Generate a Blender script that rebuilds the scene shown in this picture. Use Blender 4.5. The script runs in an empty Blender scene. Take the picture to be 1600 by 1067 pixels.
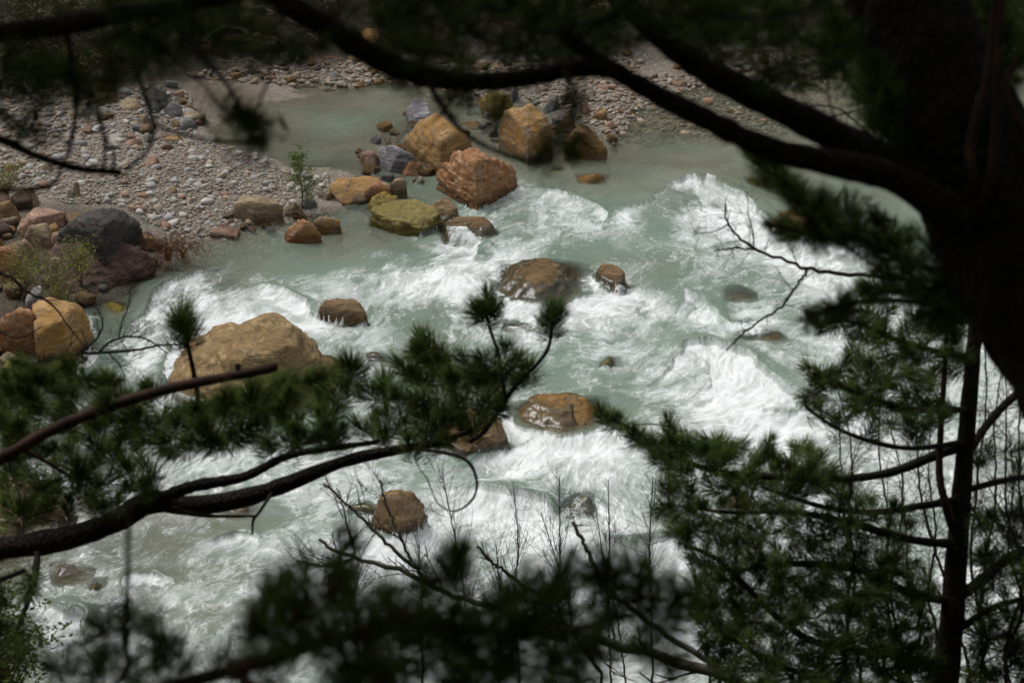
import bpy, bmesh, math, random
import numpy as np
from mathutils import Vector, Matrix
from mathutils.bvhtree import BVHTree

# ------------------------------------------------------------------ camera, sky, sun, exposure
CAM_Z, PITCH, FOCAL = 16.0, math.radians(26.0), 70.0
FPX = 1600 * FOCAL / 36.0
SC = bpy.context.scene
COL = SC.collection
cd = bpy.data.cameras.new('camera'); cam = bpy.data.objects.new('camera', cd); COL.objects.link(cam)
cam.location = (0, 0, CAM_Z); cam.rotation_euler = (math.pi/2 - PITCH, 0, 0)
cd.lens = FOCAL; cd.sensor_width = 36; cd.clip_start = 0.05; cd.clip_end = 3000
cd.dof.use_dof = True; cd.dof.focus_distance = 36.0; cd.dof.aperture_fstop = 4.8
SC.camera = cam

SUN_EL, SUN_AZ = math.radians(58), math.radians(-48)      # azimuth from +Y, clockwise seen from above
w = bpy.data.worlds.new('World'); SC.world = w; w.use_nodes = True
nt = w.node_tree; nt.nodes.clear()
sky = nt.nodes.new('ShaderNodeTexSky'); sky.sky_type = 'NISHITA'; sky.sun_disc = False
sky.sun_elevation = SUN_EL; sky.sun_rotation = SUN_AZ
sky.air_density = 1.0; sky.dust_density = 4.0; sky.ozone_density = 1.0
hs = nt.nodes.new('ShaderNodeHueSaturation'); hs.inputs['Saturation'].default_value = 0.16
bg = nt.nodes.new('ShaderNodeBackground'); bg.inputs['Strength'].default_value = 0.14
wo = nt.nodes.new('ShaderNodeOutputWorld')
nt.links.new(sky.outputs[0], hs.inputs['Color']); nt.links.new(hs.outputs[0], bg.inputs['Color'])
nt.links.new(bg.outputs[0], wo.inputs['Surface'])
sd = bpy.data.lights.new('sun', 'SUN'); sun = bpy.data.objects.new('sun', sd); COL.objects.link(sun)
sd.energy = 1.15; sd.angle = math.radians(26); sd.color = (1.0, 0.955, 0.89)
sdir = Vector((math.sin(SUN_AZ)*math.cos(SUN_EL), math.cos(SUN_AZ)*math.cos(SUN_EL), math.sin(SUN_EL)))
sun.rotation_euler = sdir.to_track_quat('Z', 'Y').to_euler()
SC.view_settings.view_transform = 'Standard'; SC.view_settings.look = 'None'
SC.view_settings.exposure = 0.44; SC.view_settings.gamma = 1.0
try: SC.view_settings.use_curve_mapping = False
except Exception: pass
SC.render.engine = 'CYCLES'
SC.cycles.use_denoising = True
SC.cycles.max_bounces = 6; SC.cycles.diffuse_bounces = 3; SC.cycles.glossy_bounces = 2
SC.cycles.transparent_max_bounces = 8; SC.cycles.transmission_bounces = 2
SC.cycles.use_adaptive_sampling = True; SC.cycles.adaptive_threshold = 0.01
SC.render.film_transparent = False

# ------------------------------------------------------------------ geometry helpers
FWD = np.array([0, math.cos(PITCH), -math.sin(PITCH)]); UPV = np.array([0, math.sin(PITCH), math.cos(PITCH)])
CP = np.array([0, 0, CAM_Z])
def ray(px, py):
    px = np.asarray(px, float); py = np.asarray(py, float)
    a = (px - 800)/FPX; b = (533.5 - py)/FPX
    return np.stack([a, FWD[1] + b*UPV[1], FWD[2] + b*UPV[2]], -1)
def P(px, py, d): return CP + ray(px, py)*np.asarray(d, float)[..., None] if np.ndim(d) else CP + ray(px, py)*d
def G(px, py, z=0.0):
    r = ray(px, py); t = (np.asarray(z) - CAM_Z)/r[..., 2]
    return CP + r*t[..., None]
def proj(x, y, z=0.0):
    dz = z - CAM_Z
    d = y*FWD[1] + dz*FWD[2]; u = y*UPV[1] + dz*UPV[2]
    return 800 + FPX*x/d, 533.5 - FPX*u/d
RNG = np.random.default_rng(7); random.seed(7)

def _h(ix, iy, iz, seed):
    n = (ix*374761393 + iy*668265263 + iz*2147483647 + seed*1274126177) & 0xFFFFFFFF
    n = ((n ^ (n >> 13))*1274126177) & 0xFFFFFFFF
    n = ((n ^ (n >> 16))*2246822519) & 0xFFFFFFFF
    return ((n ^ (n >> 15)) & 0xFFFFFF)/float(0xFFFFFF)
def vn2(x, y, seed=0):
    ix = np.floor(x).astype(np.int64); iy = np.floor(y).astype(np.int64)
    fx = x - ix; fy = y - iy; fx = fx*fx*fx*(fx*(fx*6-15)+10); fy = fy*fy*fy*(fy*(fy*6-15)+10)
    a = _h(ix, iy, 0, seed); b = _h(ix+1, iy, 0, seed); c = _h(ix, iy+1, 0, seed); d = _h(ix+1, iy+1, 0, seed)
    return (a + (b-a)*fx)*(1-fy) + (c + (d-c)*fx)*fy
def vn3(x, y, z, seed=0):
    iz = np.floor(z).astype(np.int64); fz = z - iz; fz = fz*fz*(3-2*fz)
    ix = np.floor(x).astype(np.int64); iy = np.floor(y).astype(np.int64)
    fx = x - ix; fy = y - iy; fx = fx*fx*(3-2*fx); fy = fy*fy*(3-2*fy)
    def pl(k):
        a = _h(ix, iy, k, seed); b = _h(ix+1, iy, k, seed); c = _h(ix, iy+1, k, seed); d = _h(ix+1, iy+1, k, seed)
        return (a + (b-a)*fx)*(1-fy) + (c + (d-c)*fx)*fy
    p0 = pl(iz); return p0 + (pl(iz+1)-p0)*fz
def fbm2(x, y, o=4, seed=0, g=0.5):
    s = 0; a = 1; t = 0
    for k in range(o):
        s = s + a*vn2(x*2**k + 17.3*k, y*2**k - 9.1*k, seed+k); t += a; a *= g
    return s/t
def fbm3(p, f, o=4, seed=0, g=0.5):
    s = 0; a = 1; t = 0
    for k in range(o):
        q = p*(f*2**k) + 11.7*k; s = s + a*vn3(q[..., 0], q[..., 1], q[..., 2], seed+k); t += a; a *= g
    return s/t
def sstep(a, b, x):
    t = np.clip((x-a)/(b-a), 0, 1); return t*t*(3-2*t)
def poly_sd(x, y, poly):
    """signed distance, positive inside"""
    d2 = np.full(x.shape, 1e18); ins = np.zeros(x.shape, bool); n = len(poly)
    for i in range(n):
        ax, ay = poly[i]; bx, by = poly[(i+1) % n]
        ex, ey = bx-ax, by-ay
        t = np.clip(((x-ax)*ex + (y-ay)*ey)/(ex*ex+ey*ey+1e-12), 0, 1)
        d2 = np.minimum(d2, (x-ax-t*ex)**2 + (y-ay-t*ey)**2)
        c = (ay > y) != (by > y)
        if ey != 0: ins ^= c & (x < ex*(y-ay)/ey + ax)
    return np.where(ins, 1, -1)*np.sqrt(d2)

def mesh_np(name, v, faces4=None, faces3=None, smooth=True):
    m = bpy.data.meshes.new(name); v = np.asarray(v, np.float32)
    f4 = np.zeros((0, 4), np.int32) if faces4 is None else np.asarray(faces4, np.int32).reshape(-1, 4)
    f3 = np.zeros((0, 3), np.int32) if faces3 is None else np.asarray(faces3, np.int32).reshape(-1, 3)
    m.vertices.add(len(v)); m.vertices.foreach_set('co', v.ravel())
    nl = f4.size + f3.size; m.loops.add(nl)
    m.loops.foreach_set('vertex_index', np.concatenate([f4.ravel(), f3.ravel()]))
    npoly = len(f4) + len(f3); m.polygons.add(npoly)
    st = np.concatenate([np.arange(len(f4))*4, len(f4)*4 + np.arange(len(f3))*3]).astype(np.int32)
    m.polygons.foreach_set('loop_start', st)
    m.update(calc_edges=True); m.validate()
    if smooth: m.polygons.foreach_set('use_smooth', np.ones(len(m.polygons), bool))
    m.update()
    return m
def link(name, data, parent=None, mat=None, **props):
    o = bpy.data.objects.new(name, data); COL.objects.link(o)
    if mat and data is not None:
        if not data.materials: data.materials.append(mat)
    if parent is not None:
        o.parent = parent; o.matrix_parent_inverse = Matrix.Translation(-parent.location)
    for k, v in props.items(): o[k] = v
    return o
def thing(name, loc, label, cat, group=None):
    o = link(name, None); o.location = [float(c) for c in loc]; o['label'] = label; o['category'] = cat
    if group: o['group'] = group
    return o

class Buf:
    def __init__(s): s.v = []; s.f4 = []; s.f3 = []; s.n = 0
    def add(s, v, f4=None, f3=None):
        v = np.asarray(v, float); s.v.append(v)
        if f4 is not None and len(f4): s.f4.append(np.asarray(f4)+s.n)
        if f3 is not None and len(f3): s.f3.append(np.asarray(f3)+s.n)
        s.n += len(v)
    def tube(s, pts, rad, sides=6, cap=True):
        pts = np.asarray(pts, float); n = len(pts); rad = np.broadcast_to(np.asarray(rad, float), (n,))
        t = np.gradient(pts, axis=0); t /= np.linalg.norm(t, axis=1)[:, None]+1e-12
        ref = np.array([0, 0, 1.]) if abs(t[0][2]) < .9 else np.array([1., 0, 0])
        u = np.cross(t, ref); u /= np.linalg.norm(u, axis=1)[:, None]+1e-9; w_ = np.cross(t, u)
        a = np.arange(sides)*2*np.pi/sides
        ring = u[:, None, :]*np.cos(a)[None, :, None] + w_[:, None, :]*np.sin(a)[None, :, None]
        v = (pts[:, None, :] + ring*rad[:, None, None]).reshape(-1, 3)
        i = np.arange(n-1)[:, None]*sides; j = np.arange(sides)[None, :]; k = (j+1) % sides
        f4 = np.stack([i+j, i+k, i+sides+k, i+sides+j], -1).reshape(-1, 4)
        f3 = None
        if cap:
            v = np.concatenate([v, pts[:1], pts[-1:]]); c0, c1 = n*sides, n*sides+1; b = (n-1)*sides
            jj = np.arange(sides); kk = (jj+1) % sides
            f3 = np.concatenate([np.stack([np.full(sides, c0), kk, jj], -1), np.stack([np.full(sides, c1), b+jj, b+kk], -1)])
        s.add(v, f4, f3)
    def mesh(s, name, smooth=True):
        return mesh_np(name, np.concatenate(s.v), np.concatenate(s.f4) if s.f4 else None, np.concatenate(s.f3) if s.f3 else None, smooth)
def spline(pts, n):
    """Catmull-Rom through pts (k,m) -> (n,m)"""
    p = np.asarray(pts, float); k = len(p)
    q = np.concatenate([[2*p[0]-p[1]], p, [2*p[-1]-p[-2]]])
    t = np.linspace(0, k-1-1e-6, n); i = t.astype(int); f = (t-i)[:, None]
    a, b, c, d = q[i], q[i+1], q[i+2], q[i+3]
    return 0.5*((2*b) + (-a+c)*f + (2*a-5*b+4*c-d)*f*f + (-a+3*b-3*c+d)*f**3)

# ------------------------------------------------------------------ material helpers
class NT:
    def __init__(s, name):
        s.m = bpy.data.materials.new(name); s.m.use_nodes = True; s.t = s.m.node_tree; s.t.nodes.clear()
        s.out = s.t.nodes.new('ShaderNodeOutputMaterial')
    def n(s, typ, **kw):
        nd = s.t.nodes.new('ShaderNode'+typ)
        for k, v in kw.items():
            if k.startswith('_'): setattr(nd, k[1:], v)
            else: s.set(nd, k.replace('__', ' '), v)
        return nd
    def set(s, nd, k, v):
        i = nd.inputs[int(k[1:])] if k[0] == 'i' and k[1:].isdigit() else nd.inputs[k]
        if hasattr(v, 'bl_idname') and hasattr(v, 'outputs'): v = v.outputs[0]
        if isinstance(v, bpy.types.NodeSocket): s.t.links.new(v, i)
        else:
            if i.type == 'RGBA' and len(v) == 3: v = (*v, 1)
            i.default_value = v
    def math(s, op, a, b=None, clamp=False):
        nd = s.n('Math', _operation=op, _use_clamp=clamp); s.set(nd, 'i0', a)
        if b is not None: s.set(nd, 'i1', b)
        return nd.outputs[0]
    def mix(s, f, a, b, blend='MIX'):
        nd = s.t.nodes.new('ShaderNodeMix'); nd.data_type = 'RGBA'; nd.blend_type = blend
        for i, v in ((0, f), (6, a), (7, b)):
            if hasattr(v, 'outputs'): v = v.outputs[0]
            if isinstance(v, bpy.types.NodeSocket): s.t.links.new(v, nd.inputs[i])
            else: nd.inputs[i].default_value = v if i == 0 else (*v, 1)
        return nd.outputs[2]
    def ramp(s, f, *stops):
        nd = s.n('ValToRGB'); s.set(nd, 'Fac', f); e = nd.color_ramp.elements
        while len(e) < len(stops): e.new(0.5)
        for q, (p, c) in zip(e, stops):
            q.position = p; q.color = (c, c, c, 1) if isinstance(c, (int, float)) else (*c, 1)
        return nd.outputs[0]
    def noise(s, vec, scale, detail=4, rough=0.55, dist=0.0):
        nd = s.n('TexNoise', Scale=scale, Detail=detail, Roughness=rough, Distortion=dist)
        if vec is not None: s.set(nd, 'Vector', vec)
        return nd.outputs[0]
    def surf(s, sh): s.t.links.new(sh.outputs[0] if hasattr(sh, 'outputs') else sh, s.out.inputs['Surface']); return s.m
# ------------------------------------------------------------------ materials
def rock_mat(name, a, b, c, patch=0.5, scale=1.0, dark=(0.035, 0.03, 0.025), darkamt=0.35, rough=0.8, stretch=(1, 1, 1)):
    t = NT(name); co = t.n('TexCoord'); mp = t.n('Mapping', Vector=co.outputs['Object'], Scale=stretch)
    n1 = t.noise(mp, 1.1*scale, 5, .6, .6); n2 = t.noise(mp, 4.5*scale, 6, .62, .3); n3 = t.noise(mp, 28*scale, 4, .65)
    col = t.mix(t.ramp(n1, (.36, 0), (.62, 1)), a, b)
    col = t.mix(t.ramp(n2, (patch-.1+.05, 0), (patch+.12, 1)), col, c)
    col = t.mix(t.math('MULTIPLY', t.ramp(n3, (.46, 1), (.56, 0)), darkamt*.4), col, dark)
    mk = t.n('Mapping', Vector=co.outputs['Object'], Scale=(1, 1.3, 3.2), Rotation=(.5, .35, .2))
    cn = t.noise(mk, 1.5*scale, 4, .55, .8); crack = t.ramp(t.math('ABSOLUTE', t.math('SUBTRACT', cn, .5)), (.004, 1), (.02, 0))
    crack = t.math('MULTIPLY', crack, t.ramp(n1, (.42, 0), (.55, 1)))
    n4 = t.noise(mp, 5.5*scale, 7, .74, .5); col = t.mix(t.math('MULTIPLY', t.ramp(n4, (.5, 0), (.62, 1)), darkamt), col, tuple(.55*x + .45*y for x, y in zip(dark, a)))
    n5 = t.noise(mk, 2.6*scale, 5, .6); col = t.mix(t.math('MULTIPLY', t.ramp(n5, (.52, 0), (.66, 1)), .5), col, tuple(min(1, 1.5*x + .03) for x in b))
    col = t.mix(t.math('MULTIPLY', crack, .55), col, dark)
    g = t.n('NewGeometry'); sp = t.n('SeparateXYZ', Vector=g.outputs['Position'])
    wet = t.math('ADD', sp.outputs['Z'], t.math('MULTIPLY', n2, -.25))
    wetf = t.ramp(wet, (0.0, 1), (.16, 0))
    hsv = t.n('HueSaturation', Color=col, Value=.5, Saturation=1.15)
    col = t.mix(wetf, col, hsv.outputs[0])
    rg = t.math('SUBTRACT', rough, t.math('MULTIPLY', wetf, .45))
    h = t.math('ADD', t.math('MULTIPLY', n4, .7), t.math('ADD', t.math('MULTIPLY', n3, .2), t.math('ADD', t.math('MULTIPLY', crack, -.3), t.math('MULTIPLY', n5, .6))))
    bp = t.n('Bump', Height=h, Strength=.9, Distance=.10)
    hs_ = t.n('HueSaturation', Color=col, Saturation=1.14, Value=1.06)
    return t.surf(t.n('BsdfPrincipled', Base__Color=hs_, Roughness=rg, Specular__IOR__Level=.35, Normal=bp))
M = {}
M['ochre'] = rock_mat('ochre_stone', (.29, .165, .06), (.36, .24, .125), (.24, .20, .16), .58)
M['golden'] = rock_mat('golden_stone', (.31, .165, .06), (.29, .20, .10), (.24, .185, .14), .50)
M['redorange'] = rock_mat('red_orange_stone', (.27, .135, .07), (.36, .21, .12), (.40, .29, .22), .56)
M['pink'] = rock_mat('pinkish_stone', (.32, .20, .15), (.38, .27, .21), (.24, .15, .11), .56)
M['tan'] = rock_mat('tan_stone', (.25, .19, .125), (.31, .25, .17), (.17, .13, .09), .56, darkamt=.45)
M['boulder'] = rock_mat('speckled_tan_boulder_stone', (.25, .17, .088), (.32, .235, .13), (.14, .105, .062), .58, 1.1, darkamt=.75)
M['brown'] = rock_mat('wet_brown_stone', (.20, .125, .06), (.26, .18, .10), (.12, .085, .05), .55, .9, darkamt=.5, rough=.5, stretch=(.6, 2.2, 1.4))
M['grey'] = rock_mat('grey_stone', (.20, .195, .19), (.27, .26, .25), (.15, .145, .145), .55)
M['slate'] = rock_mat('slate_stone', (.15, .15, .165), (.28, .27, .27), (.10, .10, .115), .57, stretch=(.6, .6, 2.5))
M['olive'] = rock_mat('mossy_olive_stone', (.17, .135, .04), (.22, .18, .06), (.12, .095, .045), .56, rough=.45)
M['black'] = rock_mat('black_stone', (.03, .028, .028), (.045, .04, .036), (.075, .05, .035), .62, rough=.5, darkamt=.3)
M['darkbrown'] = rock_mat('dark_red_brown_stone', (.085, .05, .042), (.12, .075, .058), (.05, .035, .03), .55, 1.3, darkamt=.6)
M['pale'] = rock_mat('pale_stone', (.42, .39, .35), (.36, .33, .29), (.30, .27, .24), .6, darkamt=.2)
M['yellowsub'] = rock_mat('yellow_algae_stone', (.32, .25, .07), (.26, .19, .06), (.2, .15, .06), .6, rough=.5)

def cobble_mat(name, c, c2):
    t = NT(name); co = t.n('TexCoord'); oi = t.n('ObjectInfo')
    n = t.noise(co.outputs['Object'], 9, 4); n2 = t.noise(co.outputs['Object'], 40, 2)
    col = t.mix(oi.outputs['Random'], c, c2); col = t.mix(t.math('MULTIPLY', n2, .35), col, (.12, .11, .10))
    col = t.mix(t.ramp(n, (.5, 0), (.65, .5)), col, (.14, .12, .10))
    return t.surf(t.n('BsdfPrincipled', Base__Color=col, Roughness=.85, Normal=t.n('Bump', Height=n, Strength=.5, Distance=.02)))
M['cob_grey'] = cobble_mat('grey_cobble', (.30, .295, .29), (.38, .37, .36))
M['cob_tan'] = cobble_mat('tan_cobble', (.34, .27, .20), (.30, .22, .14))
M['cob_red'] = cobble_mat('reddish_cobble', (.30, .16, .10), (.26, .13, .08))
M['cob_white'] = cobble_mat('whitish_cobble', (.55, .53, .50), (.46, .44, .41))

# pebbles: colour by island
t = NT('mixed_pebbles'); g = t.n('NewGeometry'); co = t.n('TexCoord')
rp = t.ramp(g.outputs['Random Per Island'], (0, (.15, .13, .105)), (.2, (.26, .235, .205)), (.4, (.21, .165, .115)), (.55, (.32, .295, .26)), (.68, (.26, .185, .125)), (.8, (.21, .20, .195)), (.92, (.48, .46, .42)), (.97, (.27, .15, .09)))
n = t.noise(co.outputs['Object'], 30, 3)
M['pebbles'] = t.surf(t.n('BsdfPrincipled', Base__Color=t.mix(t.math('MULTIPLY', n, .4), rp, (.15, .13, .11)), Roughness=.85))

t = NT('brownish_pebbles'); g = t.n('NewGeometry'); co = t.n('TexCoord')
rp = t.ramp(g.outputs['Random Per Island'], (0, (.15, .12, .09)), (.2, (.24, .20, .15)), (.4, (.21, .155, .10)), (.55, (.29, .25, .20)), (.68, (.26, .175, .105)), (.8, (.19, .165, .14)), (.93, (.38, .34, .28)))
n = t.noise(co.outputs['Object'], 30, 3)
M['pebbles_brown'] = t.surf(t.n('BsdfPrincipled', Base__Color=t.mix(t.math('MULTIPLY', n, .4), rp, (.12, .10, .075)), Roughness=.85))
# ground
t = NT('river_ground'); g = t.n('NewGeometry'); pos = g.outputs['Position']
at = t.n('Attribute', _attribute_name='kindmap')          # r: litter / soil of the banks, g: silt
sp = t.n('SeparateColor', Color=at.outputs['Color'])
n1 = t.noise(pos, 1.3, 5, .6); n2 = t.noise(pos, 7, 5, .65); n3 = t.noise(pos, 40, 3, .6)
dn_ = t.n('TexNoise', Vector=pos, Scale=8, Detail=3); dp_ = t.n('VectorMath', _operation='MULTIPLY_ADD'); t.set(dp_, 'i0', dn_.outputs['Color']); dp_.inputs[1].default_value = (.12, .12, .12); t.set(dp_, 'i2', pos)
vo = t.n('TexVoronoi', Vector=dp_.outputs[0], Scale=13, Randomness=1.0); vr = t.n('TexVoronoi', Vector=dp_.outputs[0], Scale=13, _feature='DISTANCE_TO_EDGE')
vs = t.n('SeparateColor', Color=vo.outputs['Color'])
grav = t.ramp(vs.outputs[0], (0, (.17, .16, .15)), (.35, (.27, .245, .215)), (.6, (.22, .17, .12)), (.8, (.34, .33, .31)), (1, (.25, .17, .11)))
grav = t.mix(t.ramp(vr.outputs['Distance'], (.0, .45), (.06, 0)), grav, (.07, .06, .05))
silt = t.mix(t.ramp(n1, (.4, 0), (.6, 1)), (.20, .165, .12), (.26, .215, .16)); silt = t.mix(t.math('MULTIPLY', n3, .4), silt, (.12, .10, .075))
lit = t.ramp(n2, (.3, (.018, .015, .012)), (.45, (.05, .036, .025)), (.55, (.085, .055, .035)), (.64, (.03, .035, .015)), (.75, (.14, .10, .075)))
lit = t.mix(t.ramp(n1, (.45, 0), (.6, .7)), lit, (.035, .045, .018))
col = t.mix(sp.outputs[1], grav, silt); col = t.mix(sp.outputs[0], col, lit)
hh = t.math('ADD', t.math('MULTIPLY', t.ramp(vr.outputs['Distance'], (0, 0), (.12, 1)), .5), t.math('ADD', t.math('MULTIPLY', n2, .8), t.math('MULTIPLY', n3, .3)))
bp = t.n('Bump', Height=hh, Strength=.9, Distance=.06)
M['ground'] = t.surf(t.n('BsdfPrincipled', Base__Color=col, Roughness=.9, Normal=bp))

def plain(name, c, rough=.8, c2=None, scale=20, bump=.4, trans=0, spec=.3):
    t = NT(name); co = t.n('TexCoord'); n = t.noise(co.outputs['Object'], scale, 4)
    col = t.mix(t.ramp(n, (.35, 0), (.65, 1)), c, c2 or tuple(x*.6 for x in c))
    pr = t.n('BsdfPrincipled', Base__Color=col, Roughness=rough, Specular__IOR__Level=spec, Normal=t.n('Bump', Height=n, Strength=bump, Distance=.01))
    if trans:
        tr = t.n('BsdfTranslucent', Color=col); mx = t.n('MixShader', Fac=trans); t.set(mx, 'i1', pr); t.set(mx, 'i2', tr); return t.surf(mx)
    return t.surf(pr)
M['bark'] = None
t = NT('pine_bark'); co = t.n('TexCoord'); mp = t.n('Mapping', Vector=co.outputs['Object'], Scale=(1, 1, .3))
vo = t.n('TexVoronoi', Vector=mp, Scale=38, _feature='DISTANCE_TO_EDGE'); n = t.noise(mp, 30, 5); n2 = t.noise(co.outputs['Object'], 5, 4)
col = t.mix(t.ramp(n, (.35, 0), (.7, 1)), (.012, .010, .009), (.028, .020, .016)); col = t.mix(t.ramp(n2, (.55, 0), (.72, .5)), col, (.035, .038, .028))
M['bark'] = t.surf(t.n('BsdfPrincipled', Base__Color=col, Roughness=.9, Specular__IOR__Level=.15, Normal=t.n('Bump', Height=t.math('ADD', t.ramp(vo.outputs['Distance'], (0, 0), (.18, 1)), t.math('MULTIPLY', n, .4)), Strength=1, Distance=.012)))
M['twig'] = plain('dark_twig_bark', (.022, .017, .015), .85, (.014, .011, .010), 40, spec=.15)
M['redbark'] = plain('reddish_flaking_bark', (.055, .028, .02), .85, (.02, .014, .011), 14, spec=.15)
M['greybark'] = plain('grey_branch_bark', (.10, .09, .078), .85, (.04, .036, .032), 18, spec=.15)
M['bud'] = plain('red_brown_buds', (.11, .035, .022), .7, (.07, .025, .015), 30)
M['needle'] = plain('pine_needles', (.058, .098, .022), .85, (.10, .135, .032), 3, .0, .25, .05)
M['needle_light'] = plain('lighter_pine_needles', (.04, .075, .026), .6, (.055, .09, .03), 3, .0, .3, .2)
M['leaf'] = plain('small_green_leaves', (.10, .16, .04), .6, (.16, .20, .05), 5, .0, .3, .2)
M['leaf_yellow'] = plain('young_yellow_green_leaves', (.24, .27, .05), .6, (.13, .17, .035), 5, .0, .3, .2)
M['brush'] = plain('dull_brush_leaves', (.045, .055, .022), .7, (.07, .06, .028), 4, .0, .2, .2)
M['deadtwig'] = plain('dead_brown_twigs', (.14, .085, .055), .85, (.06, .04, .028), 12)
M['rust'] = plain('rusty_dead_stems', (.17, .075, .03), .85, (.09, .045, .022), 12)
M['driftwood'] = plain('bleached_driftwood', (.26, .21, .17), .85, (.13, .095, .07), 12)
M['grass'] = plain('dry_green_grass', (.13, .14, .045), .7, (.18, .14, .06), 5, .0, .2)

# ------------------------------------------------------------------ ground sheet
shore_px = [(1900, 118), (1600, 120), (1450, 112), (1300, 116), (1180, 124), (1080, 140), (1010, 165), (975, 200), (950, 215), (900, 200), (850, 168), (800, 160), (750, 150), (690, 132),
            (600, 127), (500, 136), (430, 146), (385, 160), (345, 185), (322, 205), (345, 222), (420, 236), (452, 262), (540, 268), (575, 300), (545, 335),
            (450, 348), (350, 368), (300, 384), (270, 425), (180, 462), (140, 500), (142, 560), (70, 590), (-60, 640), (-150, 700), (20, 735), (100, 770),
            (95, 830), (-20, 880), (-90, 950), (-140, 1080), (-300, 1400)]
SH = G(np.array([p[0] for p in shore_px]), np.array([p[1] for p in shore_px]), 0.0)[:, :2]
LAND = [tuple(q) for q in SH] + [(-22, 12), (-400, 12), (-400, 500), (400, 500), (400, float(SH[0][1]))]
spit_px = [(640, 215), (700, 205), (800, 240), (880, 250), (955, 245), (965, 215), (930, 190), (850, 165), (760, 150), (720, 165)]
SP = G(np.array([p[0] for p in spit_px]), np.array([p[1] for p in spit_px]), 0.0)[:, :2]; SP = [tuple(q) for q in SP]
def H(x, y):
    x = np.asarray(x, float); y = np.asarray(y, float)
    s = poly_sd(x, y, LAND) + (fbm2(x*.8, y*.8, 3, 5)-.5)*1.2
    n = fbm2(x*.35, y*.35, 4, 21)-.5; n2 = fbm2(x*2.2, y*2.2, 4, 31)-.5
    land = .02 + .10*np.clip(s, 0, 5)**.9 + n*.35*np.clip(s, 0, 1.5) + n2*.12
    bed = -.05 + np.clip(s, -6, 0)*.22 - np.clip(-s-1, 0, 3)*.05 + n*.3 + n2*.15
    bed = np.maximum(bed, -1.1 + n*.3)
    z = np.where(s > 0, land, np.minimum(bed, .015))
    # shallow gravel flat right of the spit and submerged gravel round it
    px, py = proj(x, y)
    sh = np.exp(-(((px-1120)/230)**2 + ((py-180)/48)**2)**2)
    z = np.maximum(z, -.75 + sh*.68 + n2*.10)
    sp_ = poly_sd(x, y, SP) + n*1.5
    z = np.maximum(z, -.10 + sstep(-.8, .5, sp_)*.0 - np.clip(-sp_, 0, 9)*.3 + n2*.16)
    pe = np.exp(-(((px-500)/70)**2 + ((py-268)/20)**2)**2); z = np.maximum(z, -.7 + pe*.66 + n2*.08)
    # far bank rising
    far = np.clip(y - (48.6 + .02*x + 2.2*(fbm2(x*.12, x*0+3, 2, 9)-.5) - 2.6*sstep(-5, -9, x)), 0, None)
    z = z + np.minimum(far, 3)*.55 + np.clip(far-3, 0, 120)*.75 + np.clip(far, 0, 2)*(fbm2(x*.9, y*.9, 4, 77)-.5)*1.0
    # left bank rising out of frame
    lf = np.clip(-x - 13.5 - .22*np.clip(y-30, 0, 30), 0, None)*(y > 10)
    z = z + np.minimum(lf, 60)*.45*sstep(12, 20, y)
    # slope the photographer stands on; its unseen rise behind is shaped to block sky light
    nb = np.clip(16.6 + (fbm2(x*.25, y*.25, 3, 55)-.5)*2 - y, 0, None)
    z = np.where(nb > 0, np.maximum(z, -.9) + np.minimum(nb, .9)*1.0, z)
    z = z + np.clip(nb-.9, 0, 70)*.90 + (fbm2(x*.7, y*.7, 4, 66)-.5)*.8*sstep(0, 3, nb)
    return z
def GH(px, py, off=0.0):
    px = np.asarray(px, float); py = np.asarray(py, float); z = np.zeros(px.shape)
    for _ in range(10):
        p = G(px, py, z); z = .5*z + .5*np.maximum(H(p[..., 0], p[..., 1]), -.3)
    return G(px, py, z)
def stretch_axis(lo, hi, step, out_lo, out_hi):
    c = list(np.arange(lo, hi+1e-6, step)); s = step; p = lo; L = []
    while p > out_lo: s = min(s*1.16, 12); p -= s; L.append(p)
    s = step; p = hi; R_ = []
    while p < out_hi: s = min(s*1.16, 12); p += s; R_.append(p)
    return np.array(L[::-1] + c + R_)
xs = stretch_axis(-17, 17, .15, -420, 420); ys = stretch_axis(17, 59, .15, -180, 520)
X, Y = np.meshgrid(xs, ys); Z = H(X, Y)
ny, nx = X.shape; ii = (np.arange(ny-1)[:, None]*nx + np.arange(nx-1)[None, :]).ravel()
gm = mesh_np('ground', np.stack([X, Y, Z], -1).reshape(-1, 3), np.stack([ii, ii+1, ii+nx+1, ii+nx], -1))
sdl = poly_sd(X, Y, LAND)
PX, PY = proj(X, Y)
litter = np.maximum(np.maximum(sstep(48.0, 49.6, Y + (fbm2(X, Y, 3, 8)-.5)*2.0 + 2.4*sstep(-5, -9, X) - 1.0*sstep(0, 6, X)), sstep(17.5, 16, Y)), sstep(-12.5, -15, X + .2*(Y-30))*.8)
litter = np.maximum(litter, np.exp(-(((PX-180)/110)**2 + ((PY-420)/45)**2)**2)*.8)
litter = np.maximum(litter, sstep(260, 190, PX)*sstep(335, 375, PY)*sstep(720, 660, PY)*.9)
silt = np.maximum(np.exp(-(((PX-350)/75)**2 + ((PY-150)/40)**2)**2), (Z < .04)*.55*(PX < 640)*(PY < 300))
silt = np.maximum(silt, sstep(.45, .62, fbm2(X*.5, Y*.5, 3, 91))*.5)
ca = gm.color_attributes.new('kindmap', 'FLOAT_COLOR', 'POINT')
ca.data.foreach_set('color', np.stack([litter, silt, 0*silt, 0*silt+1], -1).astype(np.float32).ravel())
link('ground', gm, None, M['ground'], kind='structure')
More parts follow.
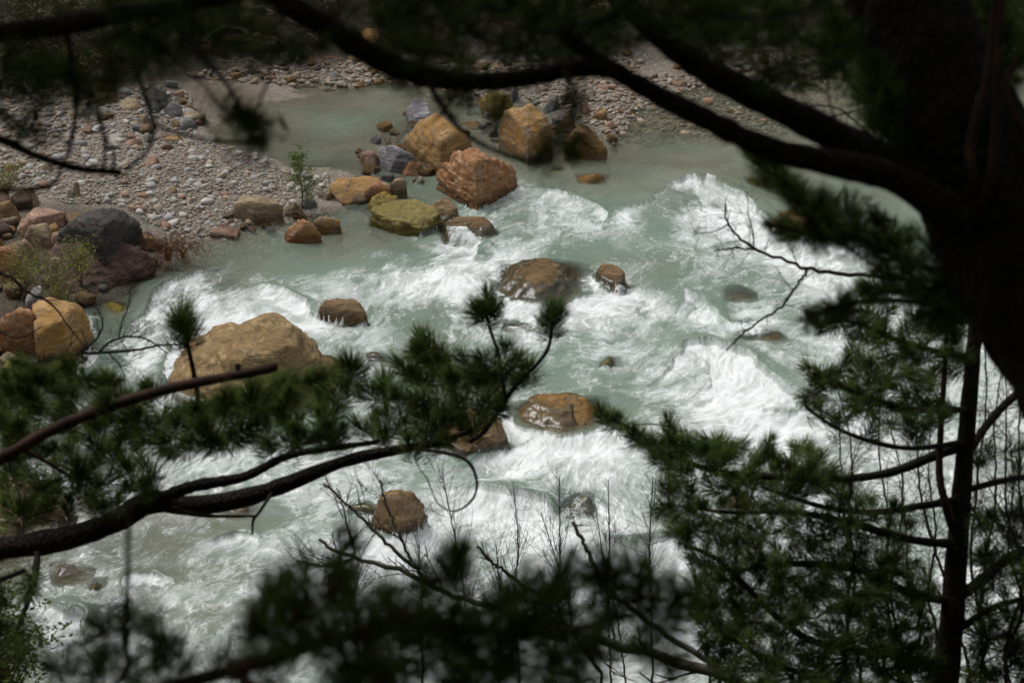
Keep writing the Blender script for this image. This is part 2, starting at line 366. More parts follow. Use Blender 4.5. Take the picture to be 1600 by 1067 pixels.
# ------------------------------------------------------------------ rocks
ICO = {}
def ico(sub):
    if sub not in ICO:
        bm = bmesh.new(); bmesh.ops.create_icosphere(bm, subdivisions=sub, radius=1)
        v = np.array([q.co[:] for q in bm.verts]); f = np.array([[q.index for q in fc.verts] for fc in bm.faces]); bm.free(); ICO[sub] = (v, f)
    return ICO[sub]
def hull_planes(pts):
    bm = bmesh.new()
    for p in pts: bm.verts.new(p)
    r = bmesh.ops.convex_hull(bm, input=bm.verts); bm.normal_update()
    pl = []
    c = np.mean(pts, 0)
    for f in bm.faces:
        n = np.array(f.normal[:]); o = np.array(f.verts[0].co[:])
        if f.calc_area() < 1e-5: continue
        d = n @ (o-c)
        if d < 0: n, d = -n, -d
        if d > 1e-4: pl.append((*n, d))
    bm.free(); return c, np.array(pl)
def rock_from_planes(pl, sub, p, rough, seed, freq=None):
    rg = np.random.default_rng(seed+900); u, f = ico(sub); p = p*2.6; rough = rough*1.35
    # knock chips off the corners
    ch = rg.normal(size=(6, 3)); ch /= np.linalg.norm(ch, axis=1)[:, None]; ch[:, 2] = np.abs(ch[:, 2])
    base = 1/np.maximum((np.clip(u @ pl[:, :3].T, 0, None)/pl[None, :, 3]).max(1), 1e-6)
    sup = ((u*base[:, None]) @ ch.T).max(0); pl = np.concatenate([pl, np.concatenate([ch, (sup*rg.uniform(.86, .97, len(ch)))[:, None]], 1)])
    dn = np.clip(u @ pl[:, :3].T, 0, None)/pl[None, :, 3]
    mx = dn.max(1, keepdims=True); r = 1/(mx[:, 0]*(((dn/mx)**p).sum(1))**(1/p))
    v = u*r[:, None]; s = np.median(r); fr = freq or 1.6/s
    n = (fbm3(v, fr, 5, seed, .55)-.5)
    n2 = np.abs(fbm3(v, fr*.9, 3, seed+50)-.5)
    # ledges: quantised steps along a tilted axis
    n3 = fbm3(v*np.array([1, 1, 2.6]), fr*1.7, 3, seed+80)
    led = (n3*7 - np.floor(n3*7)); led = np.floor(n3*7) + sstep(.55, .95, led)          # broken ledges
    v = v*(1 + rough*(1.5*n - .9*np.clip(.09-n2, 0, 1)*3 + .22*(led-3.5))[:, None])
    return v, f
ROCKS = []
def put_rock(v, f, c, mat, label, cat='rock', name='boulder', group=None):
    m = mesh_np(name, v, None, f, True); o = link(name, m, None, M[mat]); o.location = [float(a) for a in c]
    o['label'] = label; o['category'] = cat
    if group: o['group'] = group
    ROCKS.append((o, v + c, f)); return o
def hero(pts, mat, label, p=14, rough=.07, sub=5, seed=1, name='boulder', cat='boulder', zb=-.5, freq=None, flare=1.04, grow=1.05):
    """pts: (px, py, z) points of the rock's edges; it is carried down into the bed below them"""
    q = np.array([G(a, b, z) for a, b, z in pts]); low = q.copy(); low[:, 2] = zb
    cc = q.mean(0); low[:, :2] = cc[:2] + (low[:, :2]-cc[:2])*flare
    c, pl = hull_planes(np.concatenate([q, low])); v, f = rock_from_planes(pl, sub, p, rough, seed, freq); v = v*grow
    return put_rock(v, f, c, mat, label, cat, name)
def blob(cx, cy, w_, h_, mat, label, ztop=None, seed=0, p=9, rough=.07, sub=4, dep=.85, name='rock', cat='rock', tilt=0, group=None, z0=None, flat=1):
    """a rock whose outline in view is about w_ x h_ round (cx, cy)"""
    r = random.Random(seed*13+5)
    base = GH(cx, cy + h_*.35) if z0 is None else G(cx, cy + h_*.35, z0)
    dist = base[1]*FWD[1] + (base[2]-CAM_Z)*FWD[2]; sc = dist/FPX; W = w_*sc
    th = math.atan2(CAM_Z - base[2], base[1]); D = W*dep
    Hh = ztop - base[2] if ztop is not None else max(.22*W, (h_*sc - D*math.sin(th))/math.cos(th)*.95)
    Hh = max(Hh, .03)
    cen = np.array([base[0], base[1] + D*.32, base[2]])
    pl = []
    for k in range(8):
        n = np.array([r.gauss(0, 1), r.gauss(0, 1), abs(r.gauss(0, .8))]); n /= np.linalg.norm(n)
        pl.append((*n, r.uniform(.60, .98)))
    pl += [(0, 0, 1, .9), (0, 0, -1, .9), (1, 0, 0, 1), (-1, 0, 0, 1), (0, 1, 0, 1), (0, -1, 0, 1)]
    pl = np.array(pl); v, f = rock_from_planes(pl, sub, p, rough, seed)
    v = v/np.abs(v).max(0)*np.array([W/2, D/2, 1]); zz = v[:, 2]
    v[:, 2] = np.where(zz > 0, zz*Hh, zz*(max(.25*W, .15)))
    if tilt: a = math.radians(tilt); R = np.array([[math.cos(a), -math.sin(a), 0], [math.sin(a), math.cos(a), 0], [0, 0, 1]]); v = v @ R.T
    return put_rock(v, f, cen, mat, label, cat, name, group)

# in the river
hero([(272, 575, .3), (300, 522, .5), (340, 500, .8), (425, 484, 1.3), (452, 490, 1.2), (495, 525, .5), (530, 575, .0), (480, 618, .1), (400, 632, .1), (300, 628, .1), (272, 605, .15), (448, 545, 1.1), (330, 555, .75)],
     'boulder', 'largest boulder, tan with black speckles, rising from the rapids', p=6, rough=.13, seed=3, sub=6, freq=.9, flare=1.2, grow=1.14)
hero([(782, 418, .08), (803, 398, .2), (860, 396, .22), (902, 412, .1), (916, 442, -.03), (902, 470, -.05), (840, 472, .02), (786, 458, .0), (830, 425, .28), (870, 425, .24)],
     'brown', 'broad rounded brown boulder with water skimming over it in mid river', p=3.5, rough=.09, seed=5, flare=1.45, sub=6)
hero([(932, 415, .2), (955, 404, .42), (975, 412, .36), (978, 440, .1), (965, 452, .05), (935, 440, .05)], 'brown', 'small brown boulder just right of the broad rounded one', p=4, seed=6, flare=1.3)
hero([(808, 640, .05), (826, 612, .2), (880, 600, .28), (928, 612, .18), (946, 645, .03), (930, 674, -.05), (870, 682, .05), (818, 662, -.02)],
     'ochre', 'ochre brown boulder awash above the white water in mid river', p=3.5, rough=.09, seed=7, flare=1.45, sub=6)
hero([(496, 475, .3), (515, 462, .42), (555, 465, .42), (572, 482, .32), (573, 497, .05), (540, 502, .05), (500, 490, .05)], 'brown', 'small brown boulder with black front, upstream of the largest boulder', p=7, seed=8, flare=1.2)
hero([(590, 790, .4), (600, 757, .8), (645, 762, .75), (665, 785, .4), (655, 825, .05), (625, 842, .05), (585, 832, .05), (575, 812, .2)], 'brown', 'squarish brown boulder in white water behind the bare twigs', p=8, seed=9, flare=1.25)
blob(568, 805, 52, 34, 'yellowsub', 'yellow algae-covered stone beside the squarish brown boulder', .08, 10, name='river_stone', z0=-.2)
hero([(700, 655, .3), (735, 632, .6), (780, 640, .5), (792, 672, .3), (775, 700, .05), (720, 718, .05), (690, 690, .1)], 'brown', 'brown boulder half hidden behind the end of the pine bough', p=6, seed=11, flare=1.3)
hero([(1203, 345, .25), (1225, 322, .5), (1252, 322, .45), (1275, 345, .2), (1260, 365, .02), (1210, 365, .02)], 'golden', 'orange boulder beside the bend of foam under the pine tuft', p=6, seed=12, flare=1.3)
hero([(688, 348, .1), (712, 332, .3), (760, 336, .25), (775, 362, .05), (740, 380, -.02), (700, 378, -.02)], 'brown', 'brown boulder under the small waterfall by the flat overhanging slab', p=5, seed=13, flare=1.3)
SUB = [(870, 292, 34, 16, 'yellowsub', -.02, 'small yellowish stone just under water below the rock spit'),
       (928, 306, 66, 28, 'ochre', .0, 'ochre submerged stone right of the first wave crest'),
       (1182, 308, 62, 40, 'yellowsub', .01, 'yellow submerged stone at the top of the long foam crest'),
       (1245, 382, 90, 40, 'brown', .02, 'brown submerged boulder below the orange boulder'),
       (968, 483, 56, 24, 'ochre', .06, 'low ochre stone downstream of the small brown boulder'),
       (1150, 480, 70, 58, 'brown', .03, 'dark submerged boulder with foam breaking left of it'),
       (806, 538, 74, 36, 'brown', .04, 'brown submerged boulder right of the pine bough tips'),
       (955, 588, 40, 42, 'yellowsub', -.03, 'faint yellow submerged stone upstream of the ochre awash boulder'),
       (1195, 556, 100, 54, 'ochre', -.02, 'faint ochre submerged boulder beneath the largest patch of foam'),
       (905, 818, 110, 66, 'brown', .0, 'wide submerged brown boulder behind the bare saplings'),
       (100, 930, 100, 66, 'brown', .05, 'dark brown submerged boulder near the bottom left shore'),
       (372, 836, 70, 22, 'ochre', -.02, 'ochre submerged stone in the lower left rapids'),
       (150, 945, 42, 36, 'yellowsub', .0, 'yellowish stone beside the dark submerged boulder at bottom left'),
       (460, 640, 110, 80, 'brown', .03, 'brown submerged ledge below the largest boulder'),
       (185, 500, 70, 80, 'yellowsub', -.02, 'yellowish submerged boulder next to the left bank'),
       (220, 425, 70, 26, 'brown', -.06, 'brown submerged stone below the rusty dead brush'),
       (1145, 812, 70, 44, 'golden', .05, 'orange boulder glimpsed through the right hand pine foliage'),
       (235, 335, 0, 0, None, 0, ''), (530, 520, 70, 50, 'ochre', -.1, 'ochre submerged stone right of the largest boulder'),
       (590, 590, 60, 44, 'brown', .0, 'submerged boulder partly behind the pine bough'),
       (80, 860, 60, 22, 'brown', -.06, 'brown submerged stone beside the lower left shore'),
       (1290, 960, 80, 44, 'brown', .05, 'brown boulder low in the rapids behind the dense pine foliage')]
for k, (a, b, c_, d, m_, zt, lb) in enumerate(SUB):
    if m_: blob(a, b, c_, d, m_, lb, zt + .11 + (.08 if k in (1, 2) else 0), 40+k, p=7, name='river_stone', z0=-.45, dep=.95)

# rocks of the spit between pool and river
hero([(634, 205, .35), (650, 190, .7), (680, 178, 1.05), (700, 190, 1.0), (735, 218, .6), (737, 232, .3), (715, 243, .05), (650, 246, .05), (634, 228, .1), (690, 210, 1.0)], 'ochre', 'large ochre block with grey broken face, above the red-orange boulder', p=22, seed=20, rough=.08)
hero([(683, 270, .35), (706, 245, .8), (735, 229, 1.1), (762, 236, 1.05), (785, 250, .75), (806, 268, .45), (800, 290, .05), (770, 298, .05), (700, 298, .05), (684, 290, .1), (745, 258, 1.0)], 'redorange', 'red-orange pitted boulder at the foot of the spit', p=16, seed=21, rough=.10, sub=6)
hero([(592, 232, .35), (598, 220, .55), (625, 228, .6), (652, 250, .3), (650, 258, .15), (610, 268, .02), (595, 258, .05)], 'slate', 'slate-grey wedge-shaped slab left of the ochre block', p=24, seed=22, rough=.04)
hero([(787, 172, .9), (825, 160, 1.15), (862, 192, .8), (858, 205, .6), (825, 208, .75), (815, 232, .05), (786, 226, .05), (780, 195, .5)], 'golden', 'big golden block with flat sloping top and shadowed underside', p=26, seed=23, rough=.04, sub=6)
hero([(882, 212, .45), (902, 194, .8), (925, 200, .75), (948, 225, .35), (945, 243, .02), (920, 243, .05), (895, 236, .05)], 'golden', 'golden and pink pointed block at the right end of the spit', p=20, seed=24, rough=.05)
hero([(753, 152, .4), (770, 137, .75), (795, 148, .6), (802, 160, .4), (795, 168, .1), (760, 166, .1)], 'olive', 'olive-tan angular block at the back of the spit', p=24, seed=25, rough=.04)
hero([(636, 160, .3), (648, 152, .5), (672, 165, .3), (680, 195, .05), (645, 200, .02), (634, 180, .1)], 'slate', 'grey stone half under the pool behind the ochre block', p=14, seed=26)
hero([(512, 288, .25), (530, 279, .32), (585, 276, .32), (605, 283, .3), (600, 296, .2), (545, 318, .02), (532, 318, .02), (513, 302, .05)], 'ochre', 'long low ochre slab at the pool outlet', p=26, seed=27, rough=.04)
hero([(568, 292, .35), (590, 278, .5), (610, 285, .45), (608, 298, .3), (590, 312, .05), (572, 312, .05)], 'redorange', 'reddish angular stone on the end of the long ochre slab', p=22, seed=28, rough=.04)
hero([(606, 285, .35), (622, 276, .42), (634, 282, .4), (636, 300, .1), (620, 308, .02), (610, 305, .05)], 'tan', 'tan squared stone right of the reddish angular stone', p=22, seed=29, rough=.04)
hero([(577, 330, .3), (600, 316, .42), (650, 311, .42), (690, 330, .32), (692, 345, .12), (660, 352, .25), (620, 345, .3), (600, 357, .02), (578, 345, .1), (680, 356, .0)], 'olive', 'flat olive slab with overhanging edge and water spilling off it', p=18, seed=30, rough=.08, sub=6)
hero([(670, 320, .3), (685, 306, .45), (705, 308, .42), (716, 322, .3), (712, 345, .02), (690, 350, .02)], 'brown', 'brown stone right of the flat olive slab', p=18, seed=31)
hero([(572, 312, .2), (600, 300, .26), (622, 308, .2), (618, 325, .02), (585, 330, .02)], 'yellowsub', 'wet yellow stone between the reddish stone and the flat olive slab', p=14, seed=32)
hero([(444, 362, .15), (470, 340, .5), (485, 345, .5), (503, 368, .15), (495, 378, .02), (450, 378, .02)], 'redorange', 'triangular pinkish-orange rock below the green sapling', p=22, seed=33)
hero([(488, 345, .3), (505, 335, .38), (530, 338, .34), (533, 358, .1), (515, 365, .02), (492, 358, .05)], 'golden', 'wet golden stone right of the triangular rock', p=16, seed=34)
hero([(362, 322, .35), (375, 306, .5), (425, 306, .48), (441, 322, .35), (420, 345, .05), (395, 352, .02), (366, 342, .05), (400, 316, .52)], 'tan', 'flat-topped tan rock on the gravel edge', p=18, seed=35, rough=.05)
SPT = [(576, 256, 40, 30, 'pink', 'pink stone in the shallows left of the slate slab', .35), (618, 248, 34, 26, 'brown', 'brown lump leaning on the slate slab', .4),
       (640, 272, 40, 28, 'redorange', 'reddish rounded stone below the slate slab', .3), (655, 291, 24, 13, 'pale', 'small whitish stone in shallow water by the red-orange boulder', .12),
       (667, 268, 42, 40, 'grey', 'grey-green slab under shallow water left of the red-orange boulder', .02), (862, 173, 32, 20, 'grey', 'rounded grey stone behind the big golden block', .35),
       (885, 200, 32, 32, 'pink', 'brownish-pink stone between the two golden blocks', .45), (862, 206, 18, 24, 'pale', 'pale upright stone between the two golden blocks', .32),
       (916, 184, 28, 22, 'pink', 'pink-white stone behind the pointed block', .35), (942, 190, 30, 30, 'golden', 'grey and orange stone at the right rear of the spit', .4),
       (804, 158, 16, 20, 'slate', 'dark blue-grey stone beside the olive-tan block', .4), (746, 144, 18, 20, 'grey', 'small grey stone left of the olive-tan block', .35),
       (692, 205, 30, 14, 'grey', None, 0), (862, 222, 22, 16, 'tan', 'tan stone in the shadow under the big golden block', .15), (890, 234, 26, 18, 'ochre', 'ochre stone at the foot of the pointed block', .12),
       (740, 196, 46, 20, 'ochre', 'yellow-brown submerged stone between the ochre and golden blocks', .02), (748, 172, 40, 18, 'grey', 'grey submerged stone behind the golden block', .03),
       (455, 330, 30, 26, 'tan', 'small tan rock at the foot of the green sapling', .3), (478, 318, 34, 24, 'grey', 'grey stone behind the green sapling', .25), (508, 305, 26, 20, 'tan', 'tan stone left end of the ochre slab', .22),
       (545, 318, 26, 16, 'golden', 'wet golden stone in front of the ochre slab', .08), (350, 360, 46, 22, 'pink', 'low pinkish rock on the river edge of the gravel bar', .15), (475, 372, 40, 18, 'golden', 'wet golden rock below the triangular rock', .06),
       (585, 342, 22, 14, 'slate', 'small dark stone under the edge of the flat olive slab', .1), (958, 232, 16, 14, 'tan', 'small tan stone right of the pointed block', .1)]
for k, (a, b, c_, d, m_, lb, zt) in enumerate(SPT):
    if lb: blob(a, b, c_, d, m_, lb, zt, 80+k, p=14, rough=.06, z0=-.12 if a > 540 else None)

# left bank
hero([(88, 365, .8), (105, 345, 1.1), (150, 326, 1.3), (185, 328, 1.2), (222, 352, .8), (228, 372, .5), (200, 385, .4), (110, 388, .5), (160, 350, 1.3)], 'black', 'smooth black boulder on the left edge of the gravel bar', p=12, seed=60, rough=.05, sub=6, zb=-.2)
hero([(70, 400, .6), (90, 380, .8), (150, 374, .8), (225, 385, .6), (240, 410, .3), (215, 440, .05), (150, 468, -.02), (90, 460, .1), (60, 430, .4)], 'darkbrown', 'dark reddish-brown rock mass below the black boulder', p=12, seed=61, rough=.09, sub=6)
hero([(50, 470, .9), (85, 462, 1.0), (125, 470, .9), (141, 500, .5), (140, 535, .15), (110, 560, .02), (60, 560, .1), (55, 520, .7), (100, 500, .85)], 'ochre', 'orange-brown mossy block at the waterline on the left bank', p=20, seed=62, rough=.05)
hero([(2, 490, .9), (30, 468, 1.1), (60, 490, .9), (62, 530, .4), (50, 552, .1), (0, 548, .2), (-15, 520, .5)], 'redorange', 'pinkish-orange boulder left of the mossy block', p=14, seed=63, rough=.04)
LB = [(46, 310, 32, 40, 'tan', 'tan upright block beside the gravel bar', .8), (66, 340, 70, 34, 'pink', 'pinkish-grey long rock left of the black boulder', .75), (36, 358, 34, 26, 'pink', 'pink wedge-shaped rock below the pinkish-grey one', .7),
      (62, 375, 54, 36, 'tan', 'tan rock touching the black boulder', .75), (10, 340, 46, 40, 'brown', 'brown rock at the frame edge above the orange bank', .9), (12, 420, 60, 60, 'redorange', 'orange rock at the frame edge of the left bank', .9),
      (40, 405, 36, 30, 'tan', 'tan-pink rock among the yellow-green leaves', .7), (62, 485, 40, 44, 'grey', 'grey rock wedged between the two orange boulders', .9), (20, 572, 60, 50, 'olive', 'olive-brown rock at the water left of the white chute', .35),
      (95, 418, 40, 28, 'darkbrown', 'dark rock showing through the leafy shrub', .75), (-25, 380, 60, 60, 'brown', 'brown rock at the left frame edge beside the tan rock', 1.0), (60, 560, 40, 22, 'slate', 'dark wet stone at the base of the mossy block', .1),
      (20, 790, 120, 70, 'pink', 'large pink rock glimpsed under the thick pine branch', .7), (85, 800, 70, 50, 'pink', 'smaller pink rock at the water under the thick pine branch', .4), (-20, 850, 90, 50, 'tan', 'tan rock at the left edge under the thick branch', .5),
      (90, 470, 30, 16, 'tan', 'little tan stone on top of the mossy block', 1.05), (150, 440, 20, 14, 'pale', 'pale stone lodged in the dark rock mass', .5), (160, 400, 22, 14, 'pink', 'small pink stone lodged on the dark rock mass', .75), (205, 405, 24, 18, 'pink', 'pinkish stone at the right end of the dark rock mass', .5)]
for k, (a, b, c_, d, m_, lb, zt) in enumerate(LB): blob(a, b, c_, d, m_, lb, zt, 120+k, p=16, rough=.05)
# gravel bar rocks
GB = [(238, 252, 30, 22, 'pink', 'flat pink and tan stone in the middle of the gravel bar'), (120, 298, 14, 28, 'tan', 'yellowish plank-shaped stone on the gravel bar'), (108, 302, 16, 18, 'pale', 'white oval stone next to the plank-shaped stone'),
      (166, 148, 42, 42, 'brown', 'big brown rock at the back of the gravel bar'), (204, 164, 44, 24, 'tan', 'tan slab right of the big brown rock'), (243, 150, 34, 30, 'grey', 'greenish-grey rock at the back of the gravel bar'),
      (268, 172, 34, 30, 'grey', 'grey leaning slab behind the silt flat'), (298, 180, 44, 22, 'tan', 'brown slab lying on the silt flat'), (285, 192, 46, 28, 'grey', 'broad pale-grey slab at the edge of the shallow pool'),
      (272, 216, 34, 14, 'golden', 'low golden stone below the pale-grey slab'), (226, 190, 20, 24, 'tan', 'small ochre stone left of the pale-grey slab'), (206, 222, 28, 20, 'pink', 'pink-mottled rounded rock on the gravel bar'),
      (228, 216, 16, 18, 'grey', 'small grey stone right of the pink-mottled rock'), (182, 218, 28, 18, 'pale', 'whitish stone left of the pink-mottled rock'), (140, 172, 22, 22, 'slate', 'blue-grey stone below the big brown rock'),
      (150, 318, 0, 0, '', ''), (190, 319, 14, 10, 'pale', 'squarish pale stone above the black boulder'), (120, 222, 30, 18, 'grey', 'grey-green slab in the upper gravel bar'), (330, 130, 20, 8, 'tan', 'tan stone on the silt by the far bank'),
      (150, 272, 22, 12, 'tan', 'tan stone behind the end of the pine twig'), (402, 300, 14, 12, 'pale', 'white stone split in two above the flat-topped rock'), (220, 305, 20, 12, 'cob_red', 'brick-red stone on the gravel bar'), (268, 298, 22, 14, 'brown', 'round brown stone on the gravel bar'),
      (72, 262, 22, 18, 'tan', 'tan rock at the left of the gravel bar'), (20, 262, 30, 22, 'brown', 'brown rock near the left frame edge above the gravel'), (40, 205, 30, 20, 'grey', 'grey rock at the upper left of the gravel bar'),
      (740, 118, 26, 14, 'tan', 'tan stone on the far shore above the spit'), (560, 132, 22, 14, 'ochre', 'ochre stone at the far edge of the pool'), (590, 128, 18, 12, 'golden', 'yellow stone at the far edge of the pool'), (520, 120, 26, 16, 'grey', 'grey stone on the far pool shore'),
      (580, 55, 34, 26, 'ochre', 'ochre rock high on the far bank'), (555, 90, 30, 20, 'tan', 'tan rock on the far bank above the pool'), (640, 90, 30, 18, 'grey', 'grey rock on the far bank left of the dark limb'),
      (1180, 115, 30, 16, 'tan', 'tan rock on the far shore between the two limbs'), (1060, 130, 34, 14, 'pink', 'pinkish flat rock on the far shore'), (1240, 62, 30, 18, 'pale', 'pale rock glimpsed high between limbs and trunk'),
      (300, 50, 30, 22, 'tan', 'tan rock on the far left bank'), (445, 88, 18, 16, 'pale', 'white stone in the driftwood tangle'), (980, 110, 26, 14, 'tan', 'tan rock on the far shore behind the limb fork'), (860, 105, 24, 14, 'tan', 'tan rock below the long dark limb')]
for k, (a, b, c_, d, m_, lb) in enumerate(GB):
    if lb: blob(a, b, c_, d, m_, lb, None, 160+k, p=16, rough=.05, sub=3)

# loose cobbles (things) and pebbles (stuff)
cob = []
for k in range(7):
    rr = random.Random(k); pl = []
    for j in range(14):
        n = np.array([rr.gauss(0, 1) for _ in range(3)]); n /= np.linalg.norm(n); pl.append((*n, rr.uniform(.8, 1)))
    v, f = rock_from_planes(np.array(pl), 2, 10, .05, k+300); v = v*np.array([1, rr.uniform(.6, .85), rr.uniform(.4, .6)])
    ms = []
    for mk in ('cob_grey', 'cob_tan', 'cob_white', 'cob_red'):
        m = mesh_np('cobble', v, None, f); m.materials.append(M[mk]); ms.append(m)
    cob.append(ms)
GRAVEL = [(0, 285), (30, 230), (110, 225), (140, 180), (220, 130), (300, 150), (300, 215), (400, 235), (440, 265), (520, 275), (510, 300), (440, 340), (350, 362), (290, 375), (235, 350), (190, 318), (100, 318)]
SPITG = [(640, 150), (740, 120), (1000, 120), (1180, 105), (1300, 110), (1320, 150), (1200, 225), (1050, 235), (960, 220), (880, 170), (800, 150), (720, 160)]
FARG = [(280, 115), (520, 100), (720, 95), (1000, 90), (1000, 125), (700, 128), (500, 138), (330, 125)]
LEFTG = [(0, 130), (130, 120), (180, 140), (120, 230), (0, 300)]
def sample_poly(poly, n, rng):
    p = np.array(poly, float); lo, hi = p.min(0), p.max(0); out = []
    while sum(len(o) for o in out) < n:
        q = rng.uniform(lo, hi, (n*2, 2)); s = poly_sd(q[:, 0], q[:, 1], [tuple(a) for a in poly]) > 0; out.append(q[s])
    return np.concatenate(out)[:n]
CL = ['rounded grey cobble lying among the gravel of the bar', 'weathered tan cobble lying among the gravel of the bar', 'whitish cobble lying among the gravel of the bar', 'reddish cobble lying among the gravel of the bar']
pts = np.concatenate([sample_poly(GRAVEL, 185, RNG), sample_poly(SPITG, 55, RNG), sample_poly(FARG, 25, RNG), sample_poly(LEFTG, 22, RNG)])
LMK = [((390, 325), 'by the flat-topped tan rock'), ((470, 300), 'near the green sapling'), ((160, 335), 'just above the black boulder'), ((238, 252), 'round the flat pink and tan stone'), ((115, 298), 'beside the plank-shaped stone'), ((166, 160), 'near the big brown rock at the back of the bar'),
       ((290, 185), 'by the slabs at the edge of the pool'), ((206, 222), 'near the pink-mottled rock'), ((350, 262), 'on the pool side of the bar'), ((290, 345), 'above the rusty dead brush'), ((50, 240), 'at the left end of the bar'), ((300, 300), 'on the open middle of the bar'), ((770, 140), 'near the olive-tan block of the spit'), ((910, 190), 'behind the pointed block of the spit'),
       ((1080, 190), 'on the shallow flat right of the spit'), ((1230, 140), 'on the far shore between the heavy limbs'), ((640, 110), 'on the shore above the still pool'), ((360, 115), 'on the shore under the driftwood tangle'), ((920, 110), 'on the far shore under the long dark limb'), ((40, 150), 'at the upper left under the brush')]
for k, (a, b) in enumerate(pts):
    q = GH(a, b); mi = int(RNG.choice([0, 0, 0, 1, 1, 2, 2, 3])) if k < 185 else int(RNG.choice([0, 1, 1, 1, 3]))
    s = float(RNG.uniform(.07, .12) * (1.35 if RNG.random() < .2 else 1))
    o = link('cobble', cob[k % 7][mi]); o.location = (q[0], q[1], max(q[2], -.06) + s*.2); o.scale = (s, s, s)
    o.rotation_euler = (float(RNG.uniform(-.3, .3)), float(RNG.uniform(-.3, .3)), float(RNG.uniform(0, 6.28)))
    o['label'] = ('small ' if s < .095 else 'larger ') + CL[mi].split(' lying')[0] + ' ' + min(LMK, key=lambda q_: (q_[0][0]-a)**2 + 4*(q_[0][1]-b)**2)[1]; o['category'] = 'cobble'
    o['group'] = (['grey', 'tan', 'whitish', 'reddish'][mi] + ' cobbles of the river bars')
def pebble_field(poly, n, r0, r1, seed, b):
    rng = np.random.default_rng(seed); q = sample_poly(poly, n, rng); g = GH(q[:, 0], q[:, 1]); u, f = ico(1)
    r = r0*(r1/r0)**(rng.random(n)**1.8)
    jit = 1 + rng.uniform(-.22, .22, (n, len(u)))
    v = u[None]*jit[..., None]*np.stack([r, r*rng.uniform(.55, .95, n), r*rng.uniform(.35, .6, n)], -1)[:, None, :]
    a = rng.uniform(0, 6.28, n); ca, sa = np.cos(a)[:, None], np.sin(a)[:, None]
    v = np.stack([v[..., 0]*ca - v[..., 1]*sa, v[..., 0]*sa + v[..., 1]*ca, v[..., 2]], -1)
    tx = rng.uniform(-.4, .4, n)[:, None]; v[..., 2] += v[..., 0]*tx
    c = np.stack([g[:, 0], g[:, 1], H(g[:, 0], g[:, 1]) + r*.15], -1)
    v = v + c[:, None, :]
    fs = (f[None] + (np.arange(n)*len(u))[:, None, None]).reshape(-1, 3); b.add(v.reshape(-1, 3), None, fs)
b = Buf(); pebble_field(GRAVEL, 14000, .014, .072, 1, b); pebble_field(LEFTG, 1200, .04, .14, 2, b)
link('gravel', b.mesh('gravel', False), None, M['pebbles'], kind='stuff', label='mixed grey, tan and white gravel covering the river bar', category='gravel')
b = Buf(); pebble_field(SPITG, 5000, .028, .11, 3, b); pebble_field(FARG, 1800, .035, .14, 4, b)
link('gravel', b.mesh('gravel', False), None, M['pebbles_brown'], kind='stuff', label='coarse brownish gravel along the far shallows and shore', category='gravel')

# broken blocks packed between the larger rocks
blk = []
for k in range(8):
    rr = random.Random(k+70); pl = [(0, 0, 1, rr.uniform(.5, .8)), (0, 0, -1, .7), (1, 0, 0, 1), (-1, 0, 0, 1), (0, 1, 0, .8), (0, -1, 0, .8)]
    for j in range(5):
        n = np.array([rr.gauss(0, 1) for _ in range(3)]); n /= np.linalg.norm(n); pl.append((*n, rr.uniform(.6, .9)))
    v, f = rock_from_planes(np.array(pl), 3, 16, .05, k+700)
    dct = {}
    for mk in ('ochre', 'grey', 'pink', 'brown', 'tan', 'slate', 'pale', 'golden', 'darkbrown'):
        m = mesh_np('stone_block', v, None, f); m.materials.append(M[mk]); dct[mk] = m
    blk.append((dct, v, f))
LM2 = [((690, 210), 'beside the large ochre block'), ((745, 265), 'at the foot of the red-orange pitted boulder'), ((620, 245), 'near the slate wedge slab'), ((825, 195), 'next to the big golden block'), ((915, 220), 'by the pointed golden and pink block'), ((775, 150), 'near the olive-tan block'),
       ((560, 300), 'by the long ochre slab'), ((640, 335), 'near the flat olive slab'), ((470, 360), 'by the triangular rock below the green sapling'), ((150, 350), 'against the black boulder'), ((150, 420), 'on the dark rock mass'), ((95, 510), 'by the mossy orange-brown block'), ((30, 510), 'by the pinkish-orange boulder'),
       ((65, 340), 'near the pinkish-grey long rock'), ((20, 400), 'among the leafy shrubs of the left bank'), ((30, 800), 'under the thick pine branch'), ((285, 185), 'by the leaning slabs at the pool edge'), ((170, 150), 'near the big brown rock at the back'), ((1080, 180), 'on the shallow flat right of the spit'), ((500, 100), 'at the foot of the dark bank above the pool')]
CN = {'ochre': 'ochre', 'grey': 'grey', 'pink': 'pinkish', 'brown': 'brown', 'tan': 'tan', 'slate': 'blue-grey', 'pale': 'whitish', 'golden': 'golden', 'darkbrown': 'dark brown'}
